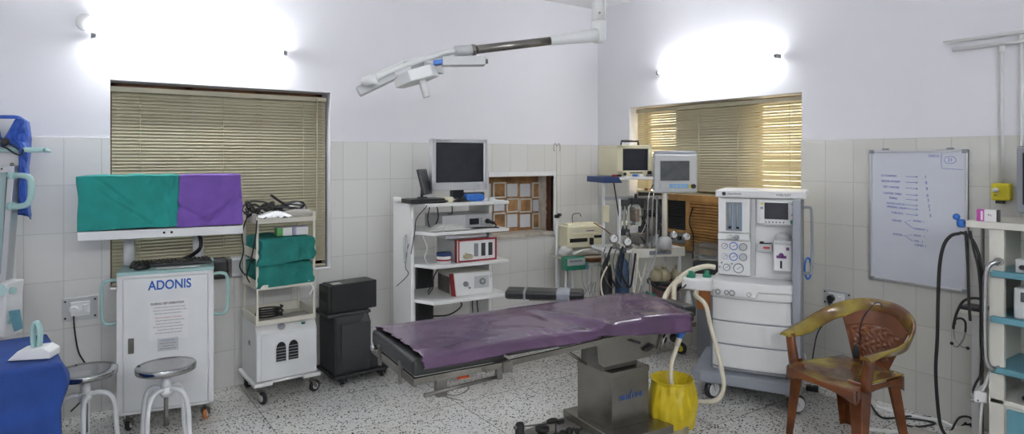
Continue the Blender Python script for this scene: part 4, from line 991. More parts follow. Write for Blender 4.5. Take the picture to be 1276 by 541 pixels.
obj('back_bar', MB().bx(-.33, .26, .12, .14, 1.28, 1.31), 'alu', BO, .003)
obj('lower_shelf', MB().bx(-.35, .30, .0, .33, .16, .185), 'offw', BO, .004); obj('brace', MB().cyl((-.13, -.01, .82), (.0, -.01, .42), .009).cyl((-.13, -.01, .40), (-.01, -.01, .78), .009), 'cream', BO)
for x, y in ((-.30, .02), (.28, .0), (-.30, .30), (.26, .30)): castor(BO, x, y, .16, .048, .03, 'rubber', 'dsteel', -60, 'yellow')
fm = obj('flowmeter_block', MB().bx(-.24, -.165, -.02, .03, 1.24, 1.29).bx(-.24, -.165, -.02, .03, 1.0, 1.05), 'dgrey', BO, .004)
obj('glass_tube', MB().cyl((-.218, 0, 1.05), (-.218, 0, 1.24), .010), 'glass', fm); obj('glass_tube', MB().cyl((-.187, 0, 1.05), (-.187, 0, 1.24), .010), 'glass', fm)
obj('side_strip', MB().bx(-.262, -.245, -.02, .02, .88, 1.30), 'white', fm, .002); obj('knob', MB().cyl((-.20, -.02, 1.02), (-.20, -.045, 1.02), .014), 'chrome', fm)
vp = obj('vaporiser_bottle', MB().lathe([(0, 1.07), (.045, 1.075), (.05, 1.09), (.05, 1.22), (.035, 1.25), (0, 1.25)], (-.10, .01, 0)), 'glass', BO)
obj('bottle_head', MB().bx(-.15, -.045, -.03, .05, 1.25, 1.30).cyl((-.10, .01, 1.30), (-.10, .01, 1.335), .012).cyl((-.17, .0, 1.275), (-.15, 0, 1.275), .02), 'black', vp, .006)
obj('bottle_wick', MB().bx(-.115, -.085, -.02, .03, 1.11, 1.21), 'woodd', vp, .003)
vb = obj('vaporiser_body', MB().lathe([(0, .99), (.038, .99), (.045, 1.02), (.045, 1.12), (.03, 1.15), (0, 1.15)], (.03, .0, 0)), 'dsteel', BO); obj('dial', MB().lathe([(0, 1.15), (.04, 1.15), (.042, 1.185), (0, 1.195)], (.03, 0, 0)), 'black', vb)
obj('chrome_block', MB().bx(-.16, .02, -.02, .06, .93, 1.01), 'dsteel', BO, .006); obj('selector_block', MB().bx(-.02, .05, -.03, .03, 1.20, 1.30), 'dsteel', BO, .006)
for k, (x, y, z, r) in enumerate(((-.33, -.05, .985, .038), (-.21, -.05, .955, .036), (.20, -.06, 1.0, .030), (.30, -.09, .985, .034))):
    gq = obj('pressure_gauge', MB().lathe([(0, 0), (r, 0), (r, .025), (0, .025)], (x, y, z), 24, Matrix.Rotation(R(90), 3, 'X')), 'chrome', BO)
    obj('dial_face', MB().cyl((x, y-.026, z), (x, y-.028, z), r*.8), 'paper', gq); obj('needle', MB().cyl((x, y-.029, z), (x+r*.4, y-.029, z+r*.5), .002, n=6), 'dark', gq)
rg = random.Random(11)
for k in range(9):
    x, z = rg.uniform(-.30, .22), rg.uniform(.895, .93)
    obj('fitting', MB().cyl((x, rg.uniform(-.04, .1), z), (x+rg.uniform(-.05, .05), rg.uniform(-.06, .0), z+rg.uniform(-.005, .03)), rg.uniform(.008, .018)).ball((x, 0, z), .018), 'chrome' if k % 2 else 'dsteel', BO)
for k in range(10):
    x, z = rg.uniform(-.12, .18), rg.uniform(1.0, 1.28)
    obj('pipe', MB().tube([(x, .0, z), (x+rg.uniform(-.05, .05), -.03, z+rg.uniform(-.10, .05)), (x+rg.uniform(-.06, .06), .0, z-rg.uniform(.05, .2))], rg.uniform(.004, .008), 8), ('chrome', 'dsteel', 'rubber')[k % 3], BO)
for x in (-.02, .02): obj('upright_rod', MB().tube([(x, -.04, .89), (x, -.045, 1.1), (x+.01, -.04, 1.30), (x+.05, -.03, 1.40), (x+.10, .0, 1.41)], .006, 8), 'chrome', BO)
obj('clear_hood', MB().bx(.0, .10, -.02, .10, .90, 1.0), 'clear', BO, .004)
cyl_l = 'navy gas cylinder strapped to the left side of the old anaesthesia trolley'
GC = thing('gas_cylinder', cyl_l, 'gas cylinder', onT(BO, -.235, -.02, .0), -20)
obj('tank', MB().lathe([(0, .12), (.05, .12), (.058, .15), (.058, .72), (.045, .79), (.02, .82), (.02, .86), (0, .86)]), 'cylb', GC)
obj('valve', MB().bx(-.03, .03, -.02, .02, .86, .90).cyl((-.05, 0, .89), (.07, 0, .89), .012), 'chrome', GC, .004)
GC2 = thing('gas_cylinder', 'black gas cylinder left of the navy cylinder on the old trolley', 'gas cylinder', onT(BO, -.37, -.01, .0), -20)
obj('tank', MB().lathe([(0, .12), (.045, .12), (.05, .15), (.05, .68), (.04, .75), (.018, .80), (0, .80)]), 'black', GC2); obj('valve', MB().bx(-.025, .025, -.02, .02, .80, .86).ball((.0, -.03, .84), .02), 'chrome', GC2, .004)
for k in range(4):
    x = -.42+.05*k
    cable('hose', ['loose grey hose at the gas cylinders, leftmost', 'loose black hose over the gas cylinders', 'steel coloured hose between the gas cylinders', 'dark hose in front of the navy cylinder', 'pale hose right of the navy cylinder'][k],
          [onT(BO, *p) for p in [(x+.02, -.07, .92), (x-.03, -.10, .80), (x+.01, -.11, .66), (x+.07, -.10, .60), (x+.10, -.09, .72), (x+.13, -.07, .86)]], (.005, .008, .005, .009)[k], ('dsteel', 'rubber', 'dsteel', 'rubber')[k])
cable('hose', 'long yellowish hose looping down left of the gas cylinders', [onT(BO, *p) for p in [(-.38, -.10, .80), (-.46, -.12, .66), (-.43, -.13, .50), (-.33, -.14, .42), (-.22, -.14, .48), (-.16, -.12, .66), (-.13, -.09, .86)]], .007, 'hose')
cable('hose', 'clear looped tubing in front of the old trolley table', [onT(BO, *p) for p in [(.05, -.07, 1.3), (.04, -.08, 1.05), (.03, -.09, .85), (-.08, -.09, .60), (-.12, -.09, .48), (-.06, -.10, .44), (-.02, -.10, .55), (-.03, -.09, .64)]], .007, 'clear')
o = tag(obj('yellow_tag', MB().bx(-.03, .03, -.012, .012, -.07, .07), 'beige', None, .01), 'cream tag hanging at the left post of the old trolley', 'tag'); local_obj(o, BO, -.33, .09, 1.17)
cable('cord', 'brown twisted cord tied around the left post of the old trolley', [onT(BO, *p) for p in [(-.44, .08, 1.10), (-.36, .06, 1.05), (-.32, .07, 1.02), (-.25, .06, .97)]], .005, 'woodd')
cable('cable', 'black cable from the blue shelf end down the left post', [onT(BO, *p) for p in [(-.30, .0, 1.43), (-.285, -.01, 1.32), (-.265, -.01, 1.2), (-.25, 0, 1.12)]], .006)
# monitors
BM = thing('patient_monitor', 'boxy cream monitor with black carrying handle on the blue edged shelf', 'monitor', onT(BO, -.135, .10, 1.478), -12)
obj('case', MB().bx(-.16, .16, -.10, .20, .004, .255), 'beige', BM, .01)
bz = MB(); bz.bx(-.165, .165, -.118, -.10, 0, .05).bx(-.165, .165, -.118, -.10, .228, .258).bx(-.165, -.115, -.118, -.10, 0, .258).bx(.13, .165, -.118, -.10, 0, .258)
obj('bezel', bz, 'beige', BM, .004); obj('screen', MB().bx(-.118, .132, -.108, -.099, .045, .230), 'screen', BM)
obj('knob', MB().cyl((.135, -.118, .03), (.135, -.135, .03), .017), 'black', BM); obj('socket', MB().cyl((-.10, -.118, .022), (-.10, -.128, .022), .013), 'black', BM)
obj('slot', MB().bx(-.05, .07, -.121, -.117, .028, .036), 'dgrey', BM)
obj('carry_handle', MB().sweep([(-.085, -.04, .255), (-.08, -.04, .292), (.08, -.04, .292), (.085, -.04, .255)], [(.012, .009)]*4, 8), 'black', BM)
for k, (x, m_, lb) in enumerate(((-.20, 'red', 'small red vial on the shelf front left of the cream monitor'), (-.17, 'black', 'small black clip on the shelf front'), (-.02, 'blue', 'blue and white packet on the shelf front'), (.02, 'white2', 'white packet on the shelf front'), (.10, 'grey', 'grey connector on the shelf front'))):
    o = tag(obj('small_item', MB().bx(-.02, .02, -.012, .012, 0, .018).cyl((-.03, 0, .008), (.035, 0, .008), .006, n=8), m_, None, .002), lb, 'small item'); local_obj(o, BO, -.10+x, -.03, 1.479, 5*k)
GM = thing('patient_monitor', 'white monitor with grey frame and blue keys on a white post', 'monitor', onT(BO, .20, -.09, 1.345), 0)
GM.rotation_euler = (0, 0, R(-32))
obj('case', MB().bx(-.16, .17, .0, .12, .012, .30), 'white2', GM, .015)
obj('bezel', MB().bx(-.175, .182, -.02, .01, .0, .315), 'lgrey', GM, .012, seg=3)
obj('handle', MB().sweep([(-.17, 0, .29), (-.165, .0, .328), (.17, 0, .328), (.18, 0, .29)], [(.008, .016)]*4, 8), 'mgrey', GM)
obj('screen', MB().bx(-.125, .115, -.0235, -.018, .10, .262), 'screen2', GM); obj('key_strip', MB().bx(-.125, .115, -.0235, -.018, .040, .078), 'lgrey', GM)
ky = MB()
for k in range(7):
    for j in range(2): obj('key', MB().bx(-.118+k*.033, -.092+k*.033, -.026, -.022, .043+j*.018, .056+j*.018), 'straw' if 1 < k else 'lgrey', GM)
obj('yellow_key', MB().bx(.112, .128, -.026, -.020, .04, .07), 'yellow', GM); obj('knob', MB().cyl((.145, -.02, .055), (.145, -.04, .055), .019), 'black', GM)
PO = thing('monitor_post', 'cream post standing on the old trolley under the white monitor', 'post', onT(BO, .125, -.06, .886), 0)
obj('tube', MB().cyl((0, 0, 0), (0, 0, .46), .022), 'offw', PO); obj('foot', MB().lathe([(0, 0), (.06, 0), (.055, .08), (.03, .10), (0, .10)], n=24), 'lgrey', PO)

# grey bowl and pink bucket under the old trolley
BK = thing('pink_bucket', 'pink bucket with black rim on the lower shelf of the old trolley', 'bucket', onT(BO, .18, .06, .186), 0)
obj('bucket', MB().lathe([(0, 0), (.09, 0), (.125, .40), (.128, .40), (.12, .395), (.085, .01), (0, .01)]), 'pink', BK)
obj('rim', MB().lathe([(.126, .39), (.14, .395), (.14, .42), (.12, .425), (.118, .40)], caps=False), 'black', BK)
for k, (x, lb) in enumerate(((.10, 'khaki canister with ribbed neck in the pink bucket, left one'), (.17, 'khaki canister in the middle of the pink bucket'), (.29, 'round khaki canister at the right of the pink bucket'))):
    o = thing('canister', lb, 'canister', onT(BO, x, .03, .60), 0)
    obj('can_body', MB().lathe([(0, 0), (.045, .0), (.055, .03), (.055, .07), (.035, .10), (.0, .105)], n=24), 'canister', o); obj('neck', MB().cyl((0, 0, .10), (.0, 0, .13), .022), 'canister', o)
cable('hose', 'thick black hose sagging across the front of the pink bucket', [onT(BO, *p) for p in [(.0, -.05, .62), (.06, -.08, .57), (.16, -.09, .55), (.27, -.08, .57), (.34, -.05, .66)]], .014)
o = tag(obj('green_bag', MB().bx(-.03, .03, -.05, .05, 0, .32).rough(.02, 9, 2), 'green', None, .01), 'narrow green container left of the pink bucket', 'container'); local_obj(o, BO, .03, .0, .20)

# wooden framed air conditioner below the blind, cupboard beneath it
AC = thing('air_conditioner', 'wooden fronted window air conditioner with slatted grille under the blind', 'air conditioner', (-.16, -1.40, .845), -90)
obj('case', MB().bx(-.33, .35, -.0, .22, .01, .46), 'wood', AC, .005)
af = MB(); af.bx(-.35, .37, -.02, .0, 0, .05).bx(-.35, .37, -.02, .0, .42, .475).bx(-.35, -.315, -.02, 0, 0, .47).bx(-.115, -.075, -.02, 0, 0, .47).bx(.33, .37, -.02, 0, 0, .47).bx(-.35, -.09, -.02, 0, .145, .17)
obj('wood_frame', af, 'wood', AC, .003); obj('grille_back', MB().bx(-.315, -.115, -.006, -.0, .05, .42), 'dark', AC)
for k in range(13): obj('dark_slat', MB().box((-.215, -.012, .185+k*.018), (.19, .012, .004), (30, 0, 0)), 'dgrey', AC)
obj('control_panel', MB().bx(-.305, -.12, -.012, -.005, .055, .14), 'grey', AC, .003); [obj('control_knob', MB().cyl((x, -.012, .10), (x, -.028, .10), .018), 'black', AC) for x in (-.25, -.18)]
obj('slat_gap_shade', MB().bx(-.075, .33, -.003, .001, .05, .42), 'woodd', AC)  # dark sheet added for the shade in the gaps between the wood slats
for k in range(15): obj('wood_slat', MB().box((.127, -.014, .066+k*.0245), (.40, .016, .010), (40, 0, 0)), 'wood', AC)
cable('cable', 'black cable running down across the wooden grille', [(-.20, -1.38, 1.22), (-.22, -1.36, 1.10), (-.22, -1.40, .98), (-.25, -1.42, .80)], .006)
FC2 = thing('low_cupboard', 'low cupboard of brown wood over a grey lower part, left of the anaesthesia machine', 'cupboard', (-.16, -1.62, 0), -90)
obj('lower_body', MB().bx(-.12, .30, -.14, .13, .03, .42), 'grey', FC2, .004); obj('wood_drawer', MB().bx(-.115, .30, -.15, .13, .42, .72), 'tan', FC2, .004)
obj('plinth', MB().bx(-.11, .29, -.12, .13, 0, .03), 'dgrey', FC2)
o = tag(obj('clear_container', MB().bx(-.13, .13, -.08, .08, 0, .13), 'glass', None, .008), 'clear plastic box standing left of the anaesthesia machine', 'container'); o.location = (-.29, -1.66, .722+.10); o.rotation_euler = (0, 0, R(-70))
o2 = tag(obj('carton', MB().bx(-.14, .14, -.09, .09, 0, .099), 'dgrey', None, .004), 'dark box under the clear plastic box', 'box'); o2.location = (-.29, -1.66, .721); o2.rotation_euler = (0, 0, R(-70))

# ------------------------------------------------------------------ modern anaesthesia machine
AM = thing('anaesthesia_machine', 'large white anaesthesia machine with drawers, gauges and screen on a grey base', 'anaesthesia machine', (-.82, -2.315, 0), -61)
obj('base', MB().prism([(-.34, .0, .125), (-.28, -.03, .125), (.28, -.045, .125), (.34, .0, .125), (.34, .58, .125), (-.34, .58, .125)], (0, 0, .075)), 'mgrey', AM, .012, seg=3)
for x, y, a in ((-.24, .03, 60), (.275, .0, 40), (-.26, .54, 80), (.27, .54, 80)): castor(AM, x, y, .13, .062, .04, 'dgrey', 'mgrey', a, 'white2', .72)
obj('cabinet', MB().bx(-.215, .285, .06, .58, .20, .79), 'white2', AM, .01)
for z0, z1 in ((.235, .382), (.392, .535), (.545, .695)):
    def df(u, v, z0=z0, z1=z1):
        x = -.212+.49*u; bow = .045*math.sin(math.pi*min(1, max(0, u)))**.6
        return (x, .035-bow*.55-.008*math.sin(math.pi*v), z0+(z1-z0)*v)
    m_ = MB(); 
    prof = [(-.212+.49*k/16, .04-.030*math.sin(math.pi*k/16)**.5) for k in range(17)]
    m_.prism([(x, y, z0) for x, y in prof]+[(.278, .10, z0), (-.212, .10, z0)], (0, 0, z1-z0))
    dd = obj('drawer', m_, 'white2', AM, .006)
    m2 = MB().prism([(x, y+.008, z0-.0095) for x, y in prof]+[(.278, .10, z0-.0095), (-.212, .10, z0-.0095)], (0, 0, .009)); obj('handle_recess', m2, 'mgrey', dd)
prof = [(-.225+.525*k/20, .02-.055*math.sin(math.pi*k/20)**.5) for k in range(21)]
obj('worktop', MB().prism([(x, y, .755) for x, y in prof]+[(.30, .30, .755), (-.225, .30, .755)], (0, 0, .06)), 'white2', AM, .010, seg=3)
obj('apron', MB().prism([(x, y+.01, .703) for x, y in prof]+[(.30, .30, .703), (-.225, .30, .703)], (0, 0, .05)), 'white2', AM, .006)
obj('control_bulge', MB().prism([(-.20, -.035, .72), (.07, -.055, .72), (.09, -.052, .765), (-.20, -.035, .765)], (0, .03, 0)), 'white2', AM, .008)
for k, (x, r) in enumerate(((-.165, .018), (-.11, .016), (-.075, .020), (.03, .015))): obj('port_ring', MB().lathe([(r*.6, 0), (r, 0), (r, .006), (r*.6, .006)], (x, -.040-.004*k, .745), 20, Matrix.Rotation(R(90), 3, 'X'), False), 'grey' if k < 3 else 'lgrey', AM)
obj('side_column', MB().bx(.285, .335, .0, .58, .20, 1.36), 'mgrey', AM, .008); obj('side_column', MB().bx(-.235, -.216, .10, .58, .20, .80), 'mgrey', AM, .006)
# breathing block on the left
obj('bellows_arm', MB().prism([(-.40, -.06, .745), (-.30, -.075, .745), (-.20, -.06, .745), (-.20, .16, .745), (-.40, .16, .745)], (0, 0, .075)), 'white2', AM, .012, seg=3)
for x, y, m_ in ((-.345, -.01, 'green'), (-.25, .05, 'green'), (-.36, .08, 'grey')): obj('valve_knob', MB().lathe([(0, .82), (.03, .82), (.028, .835), (.018, .84), (.016, .862), (0, .865)], (x, y, 0), 20), m_, AM)
obj('elbow_port', MB().cyl((-.40, .02, .795), (-.44, .02, .795), .02), 'hose', AM); obj('outlet_port', MB().cyl((-.31, -.03, .745), (-.31, -.03, .70), .018), 'hose', AM)
# head
obj('head_back', MB().bx(-.20, .335, .215, .58, .81, 1.36), 'white2', AM, .006)
obj('cap', MB().bx(-.215, .365, .16, .60, 1.358, 1.408), 'white2', AM, .012, seg=3)
cap_ring = MB().cyl((-.155, .159, 1.385), (-.155, .157, 1.385), .013); obj('logo_disc', cap_ring, 'dgrey', AM)
text('lettering', 'Datex-Ohmeda', .017, 'print_', AM, (-.085, .158, 1.385), FR, .85); text('lettering', '9100c NXT', .021, 'print_', AM, (.225, .158, 1.382), FR, .9)
obj('meter_panel', MB().bx(-.197, .010, .19, .22, 1.115, 1.352), 'white2', AM, .005)
mw_ = obj('flow_window', MB().bx(-.146, -.040, .187, .192, 1.127, 1.325), 'grey', AM, .003)
for x in (-.118, -.068): 
    obj('flow_tube', MB().cyl((x, .183, 1.14), (x, .183, 1.315), .011), 'clear', mw_); obj('flow_scale', MB().bx(x+.013, x+.018, .184, .188, 1.14, 1.315), 'straw', mw_)
    obj('float', MB().cyl((x, .176, 1.145), (x, .176, 1.158), .009), 'dark', mw_)
obj('knob_shelf', MB().bx(-.197, .012, .165, .22, 1.065, 1.112), 'white2', AM, .008)
for x, m_ in ((-.113, 'lgrey'), (-.072, 'mgrey')): obj('flow_knob', MB().lathe([(0, 0), (.016, 0), (.018, .006), (.018, .025)], (x, .138, 1.088), 20, Matrix.Rotation(R(-90), 3, 'X')), m_, AM)
obj('gauge_panel', MB().bx(-.197, .017, .18, .22, .825, 1.063), 'white2', AM, .006)
for x, z, r, m_ in ((-.152, 1.022, .020, 'grey'), (-.093, 1.024, .027, 'blue'), (-.031, 1.022, .026, 'grey'), (-.152, .951, .020, 'lgrey'), (-.093, .951, .027, 'blue'), (-.031, .952, .026, 'grey'), (-.139, .875, .024, 'grey'), (-.061, .874, .034, 'grey')):
    g_ = obj('gauge', MB().lathe([(r*.82, 0), (r, 0), (r, .010), (r*.82, .010)], (x, .170, z), 28, Matrix.Rotation(R(-90), 3, 'X'), False), m_, AM)
    blank = x > -.04 and z > .9
    obj('gauge_face', MB().cyl((x, .172, z), (x, .182, z), r*.84, n=28), 'lgrey' if blank else 'paper', g_)
    if not blank: obj('needle', MB().cyl((x-r*.3, .171, z-r*.2), (x+r*.5, .171, z+r*.35), .0016, n=6), 'print_', g_)
for x, z in ((-.172, .905), (-.105, .902), (-.185, .875)): obj('small_knob', MB().cyl((x, .18, z), (x, .172, z), .006, n=12), 'grey', AM)
obj('divider', MB().bx(.017, .045, .20, .22, .825, 1.352), 'lgrey', AM, .002)
sc_ = obj('screen_unit', MB().prism([(.058, .17, 1.19), (.10, .155, 1.178), (.28, .155, 1.178), (.318, .17, 1.19), (.318, .17, 1.352), (.058, .17, 1.352)], (0, .05, 0)), 'white2', AM, .008)
obj('screen_frame', MB().bx(.075, .305, .150, .172, 1.188, 1.346), 'white2', sc_, .006); obj('screen', MB().bx(.107, .254, .1475, .152, 1.222, 1.332), 'screen', sc_)
for k in range(6): obj('button', MB().cyl((.115+.022*k, .150, 1.202), (.115+.022*k, .146, 1.202), .006, n=14), 'grey', sc_)
obj('yellow_button', MB().bx(.083, .098, .147, .151, 1.317, 1.330), 'yellow', sc_, .002)
for x, z in ((.09, 1.295), (.283, 1.325), (.283, 1.255)): obj('button', MB().cyl((x, .150, z), (x, .146, z), .010, n=16), 'grey', sc_)
obj('green_knob', MB().lathe([(0, 0), (.016, .0), (.018, .008), (.018, .018)], (.284, .134, 1.207), 24, Matrix.Rotation(R(-90), 3, 'X')), 'green', sc_)
obj('lower_panel', MB().bx(.045, .32, .205, .22, .83, 1.0), 'white2', AM, .004)
va = obj('vaporiser', MB().bx(.165, .28, .10, .205, .885, 1.085), 'white2', AM, .010, seg=3)
obj('dial', MB().lathe([(0, 1.135), (.035, 1.13), (.048, 1.11), (.050, 1.085), (0, 1.085)], (.222, .15, 0), 28), 'lgrey', va)
obj('filler', MB().bx(.185, .245, .088, .102, .972, .99).ball((.214, .092, .992), .016), 'violet', va, .003); obj('sight_glass', MB().bx(.207, .219, .096, .101, .905, .955), 'dark', va, .002)
obj('badge', MB().bx(.243, .262, .097, .101, 1.025, 1.045), 'violet', va, .002); obj('upper_plate', MB().bx(.172, .275, .094, .102, 1.06, 1.078), 'lgrey', va, .002)
obj('lock_lever', MB().bx(.278, .29, .12, .16, 1.0, 1.06), 'grey', va, .003)
bx_ = obj('parts_box', MB().bx(.062, .155, .15, .205, 1.002, 1.052), 'lgrey', AM, .004); obj('red_label', MB().bx(.100, .140, .148, .151, 1.022, 1.036), 'redp', bx_); obj('box_clips', MB().bx(.075, .10, .16, .19, 1.05, 1.066).bx(.078, .15, .17, .18, 1.05, 1.058), 'dark', bx_, .002)
obj('rail_handle', MB().tube([(.335, .20, 1.30), (.375, .19, 1.305), (.392, .19, 1.28), (.395, .19, 1.1), (.392, .19, .90), (.375, .19, .872), (.335, .20, .872)], .009, 10), 'mgrey', AM)
obj('blue_coil', MB().tube([(.37+.02*math.cos(k*.9), .20+.01*(k % 3), .90+.07*math.sin(k*.9)) for k in range(16)], .006, 6, 4), 'blue', AM)

# breathing hoses
tube_end = onT(AM, -.44, .02, .795)
def ribbed(name, label, pts, r, cat='breathing hose'):
    c = catmull(pts, 14); out = []; rad = []
    for i, p in enumerate(c): out.append(p); rad.append(r*(1.0 if i % 2 else .86))
    return tag(obj(name, MB().sweep(out, rad, 12), 'hose'), label, cat)
def A3(px, py, d): return at(px, py, d=d)
ribbed('breathing_hose', 'cream corrugated hose arching from the machine to the table head, upper one', [onT(AM, -.215, .17, .87), A3(880, 332, 4.45), A3(862, 337, 4.42), A3(846, 348, 4.38), A3(832, 364, 4.34), A3(826, 380, 4.30), A3(824, 396, 4.28)], .019)
ribbed('breathing_hose', 'cream corrugated hose bending down beside the table head, lower one', [tube_end, A3(848, 349, 4.28), A3(841, 355, 4.28), A3(840, 370, 4.28), A3(841, 388, 4.28), A3(841, 400, 4.27)], .018)
ribbed('breathing_hose', 'long cream hose hanging from the machine arm and curving along the floor', [onT(AM, -.31, -.03, .70), A3(879, 380, 4.10), A3(885, 405, 4.08), A3(892, 430, 4.06), A3(899, 460, 4.03), A3(902, 482, 3.98), A3(895, 497, 3.94), A3(880, 501, 3.98), A3(862, 498, 4.06), A3(848, 493, 4.15), A3(835, 488, 4.25)], .015)
MH = thing('mask_hose', 'cream hose end with blue connector hanging above the yellow bin', 'breathing hose', at(848, 414, d=3.80), 0)
mo = Vector(MH.location)
obj('hose', MB().tube([at(845, 428, d=3.80)-mo, at(841, 440, d=3.79)-mo, at(837, 452, d=3.785)-mo, at(836, 470, d=3.78)-mo, at(837, 484, d=3.78)-mo], .013, 12), 'hose', MH)
obj('cuff', MB().cyl(at(846.5, 421, d=3.8)-mo, at(843.5, 431, d=3.8)-mo, .017), 'hose', MH); obj('blue_connector', MB().cyl(at(848, 413, d=3.8)-mo, at(846.5, 422, d=3.8)-mo, .024, .016).bx(-.03, .03, -.018, .018, -.012, .02), 'blue', MH, .003)
obj('black_swivel', MB().ball(at(840, 421, d=3.84)-mo, .028).cyl(at(840, 421, d=3.84)-mo, at(847, 415, d=3.82)-mo, .018), 'black', MH); obj('hanger', MB().tube([at(848, 414, d=3.8)-mo, at(849, 404, d=3.82)-mo, at(849, 398, d=3.84)-mo], .006, 6), 'rubber', MH)
bagt = thing('breathing_bag', 'limp grey breathing bag hanging on a hook below the machine arm', 'breathing bag', at(858, 362, d=4.35), 0); bo = Vector(bagt.location)
obj('bag', MB().lathe([(0, -.17), (.03, -.165), (.034, -.12), (.02, -.05), (.012, .0), (0, .0)], n=20), 'lgrey', bagt); obj('hook', MB().tube([(0, 0, -.01), (-.02, 0, .03), (-.03, 0, .06), (.0, .0, .07), (.02, .0, .05)], .005, 8), 'chrome', bagt)
obj('rail_hook', MB().cyl((-.12, -.03, .02), (.05, 0, .08), .006), 'dsteel', bagt)

# ------------------------------------------------------------------ yellow bin
BN = thing('waste_bin', 'open bin lined with a yellow bag, beside the table pedestal', 'waste bin', (-1.54, -2.325, 0), 0)
obj('bin', MB().lathe([(0, .003), (.095, .003), (.113, .28), (.1125, .28), (.0945, .01), (0, .01)]), 'canister', BN)
def bag(u, v):
    a = 2*math.pi*u; n1 = noise.noise(Vector((math.cos(a)*2.2, math.sin(a)*2.2, v*1.5))); n2 = noise.noise(Vector((math.cos(a)*6, math.sin(a)*6, v*3)))
    if v < .72: k = v/.72; r = .118+.022*math.sin(math.pi*min(1, k*1.05)*.9+.5)+.018*n1*(1-k*.4)+.010*n2+.004*math.sin(a*9+v*6); z = .075+.25*k+.035*n1*(1-k)
    elif v < .8: k = (v-.72)/.08; r = .128-.008*k+.006*n1; z = .325+.008*math.sin(math.pi*k)
    elif v < .95: k = (v-.8)/.15; r = .120-.022*min(1, k*4)-.008*k+.006*n1*k+.004*n2*k; z = .325-.20*k
    else: k = (v-.95)/.05; r = .090*(1-k)+.001; z = .125-.03*k
    return (r*math.cos(a), r*math.sin(a), z)
obj('yellow_liner', MB().surf(bag, 90, 46, closed_u=True), 'ybag', BN)
o = tag(obj('tissue', MB().ball((0, 0, .03), 1, (.03, .025, .035), 14).rough(.012, 40), 'paper'), 'crumpled white tissue on the floor in front of the bin', 'tissue'); q = at(851, 541, z=0); o.location = (q.x, q.y, 0)

# ------------------------------------------------------------------ plastic chair
CHR = thing('plastic_chair', 'brown and gold moulded plastic armchair with embossed back', 'chair', (-.81, -2.99, 0), -100)
def leg(tx, ty, tz, bx_, by_, w0, w1):
    m = MB(); v = []
    sx, sy = (1 if tx > 0 else -1), (1 if ty > 0 else -1)
    for (x, y, z, w) in ((tx, ty, tz, w0), (bx_, by_, 0, w1)):
        t_ = .007
        L_ = [(0, 0), (-sx*w, 0), (-sx*w, -sy*t_), (-sx*t_, -sy*t_), (-sx*t_, -sy*w), (0, -sy*w)]
        v.append([m.b.verts.new((x+a, y+b, z)) for a, b in L_])
    m.b.faces.new(v[0]); m.b.faces.new(v[1])
    for k in range(6): m.b.faces.new((v[0][k], v[0][(k+1) % 6], v[1][(k+1) % 6], v[1][k]))
    return m
for sx in (-1, 1):
    obj('leg', leg(sx*.225, -.195, .44, sx*.245, -.225, .085, .045), 'ch_leg', CHR, .004)
    obj('leg', leg(sx*.18, .17, .42, sx*.205, .235, .085, .05), 'ch_leg', CHR, .004)
    ap = MB().prism([(sx*.262, -.20, .585), (sx*.205, -.215, .585), (sx*.195, -.215, .43), (sx*.245, -.20, .40)], (0, .045, 0))
    obj('arm_post', MB().sweep([(sx*.225, -.175, .40), (sx*.235, -.175, .46), (sx*.25, -.175, .54), (sx*.255, -.175, .588)], [(.036, .022), (.034, .022), (.030, .022), (.028, .024)], 12, flat=(1, 0, 0)), 'ch_leg', CHR)
def seat(u, v):
    x = -.225+.45*u; y = -.235+.43*v; k = 2*u-1
    y2 = y - (.03*(1-k*k) if v < .5 else 0)*(1-v*2)
    z = .425 - .022*math.sin(math.pi*u)*math.sin(math.pi*min(1, v*1.1)) - (.018*(1-v*8) if v < .125 else 0)
    return (x*(1-.14*v), y2, z)
obj('seat', MB().surf(seat, 30, 30), 'ch_gold', CHR, solid=.007)
obj('seat_apron', MB().surf(lambda u, v: ((-.225+.45*u), -.238-.03*(1-(2*u-1)**2), .408-v*(.03+.05*abs(2*u-1)**2.5)), 30, 6), 'ch_leg', CHR, solid=.005)
for sx in (-1, 1): obj('side_apron', MB().surf(lambda u, v, sx=sx: (sx*(.225-.03*u), -.23+.42*u, .415-v*(.03+.05*abs(2*u-1)**2.5)), 20, 6), 'ch_leg', CHR, solid=.005)
obj('rear_apron', MB().surf(lambda u, v: ((-.19+.38*u), .19, .415-v*.05), 12, 4), 'ch_leg', CHR, solid=.005)
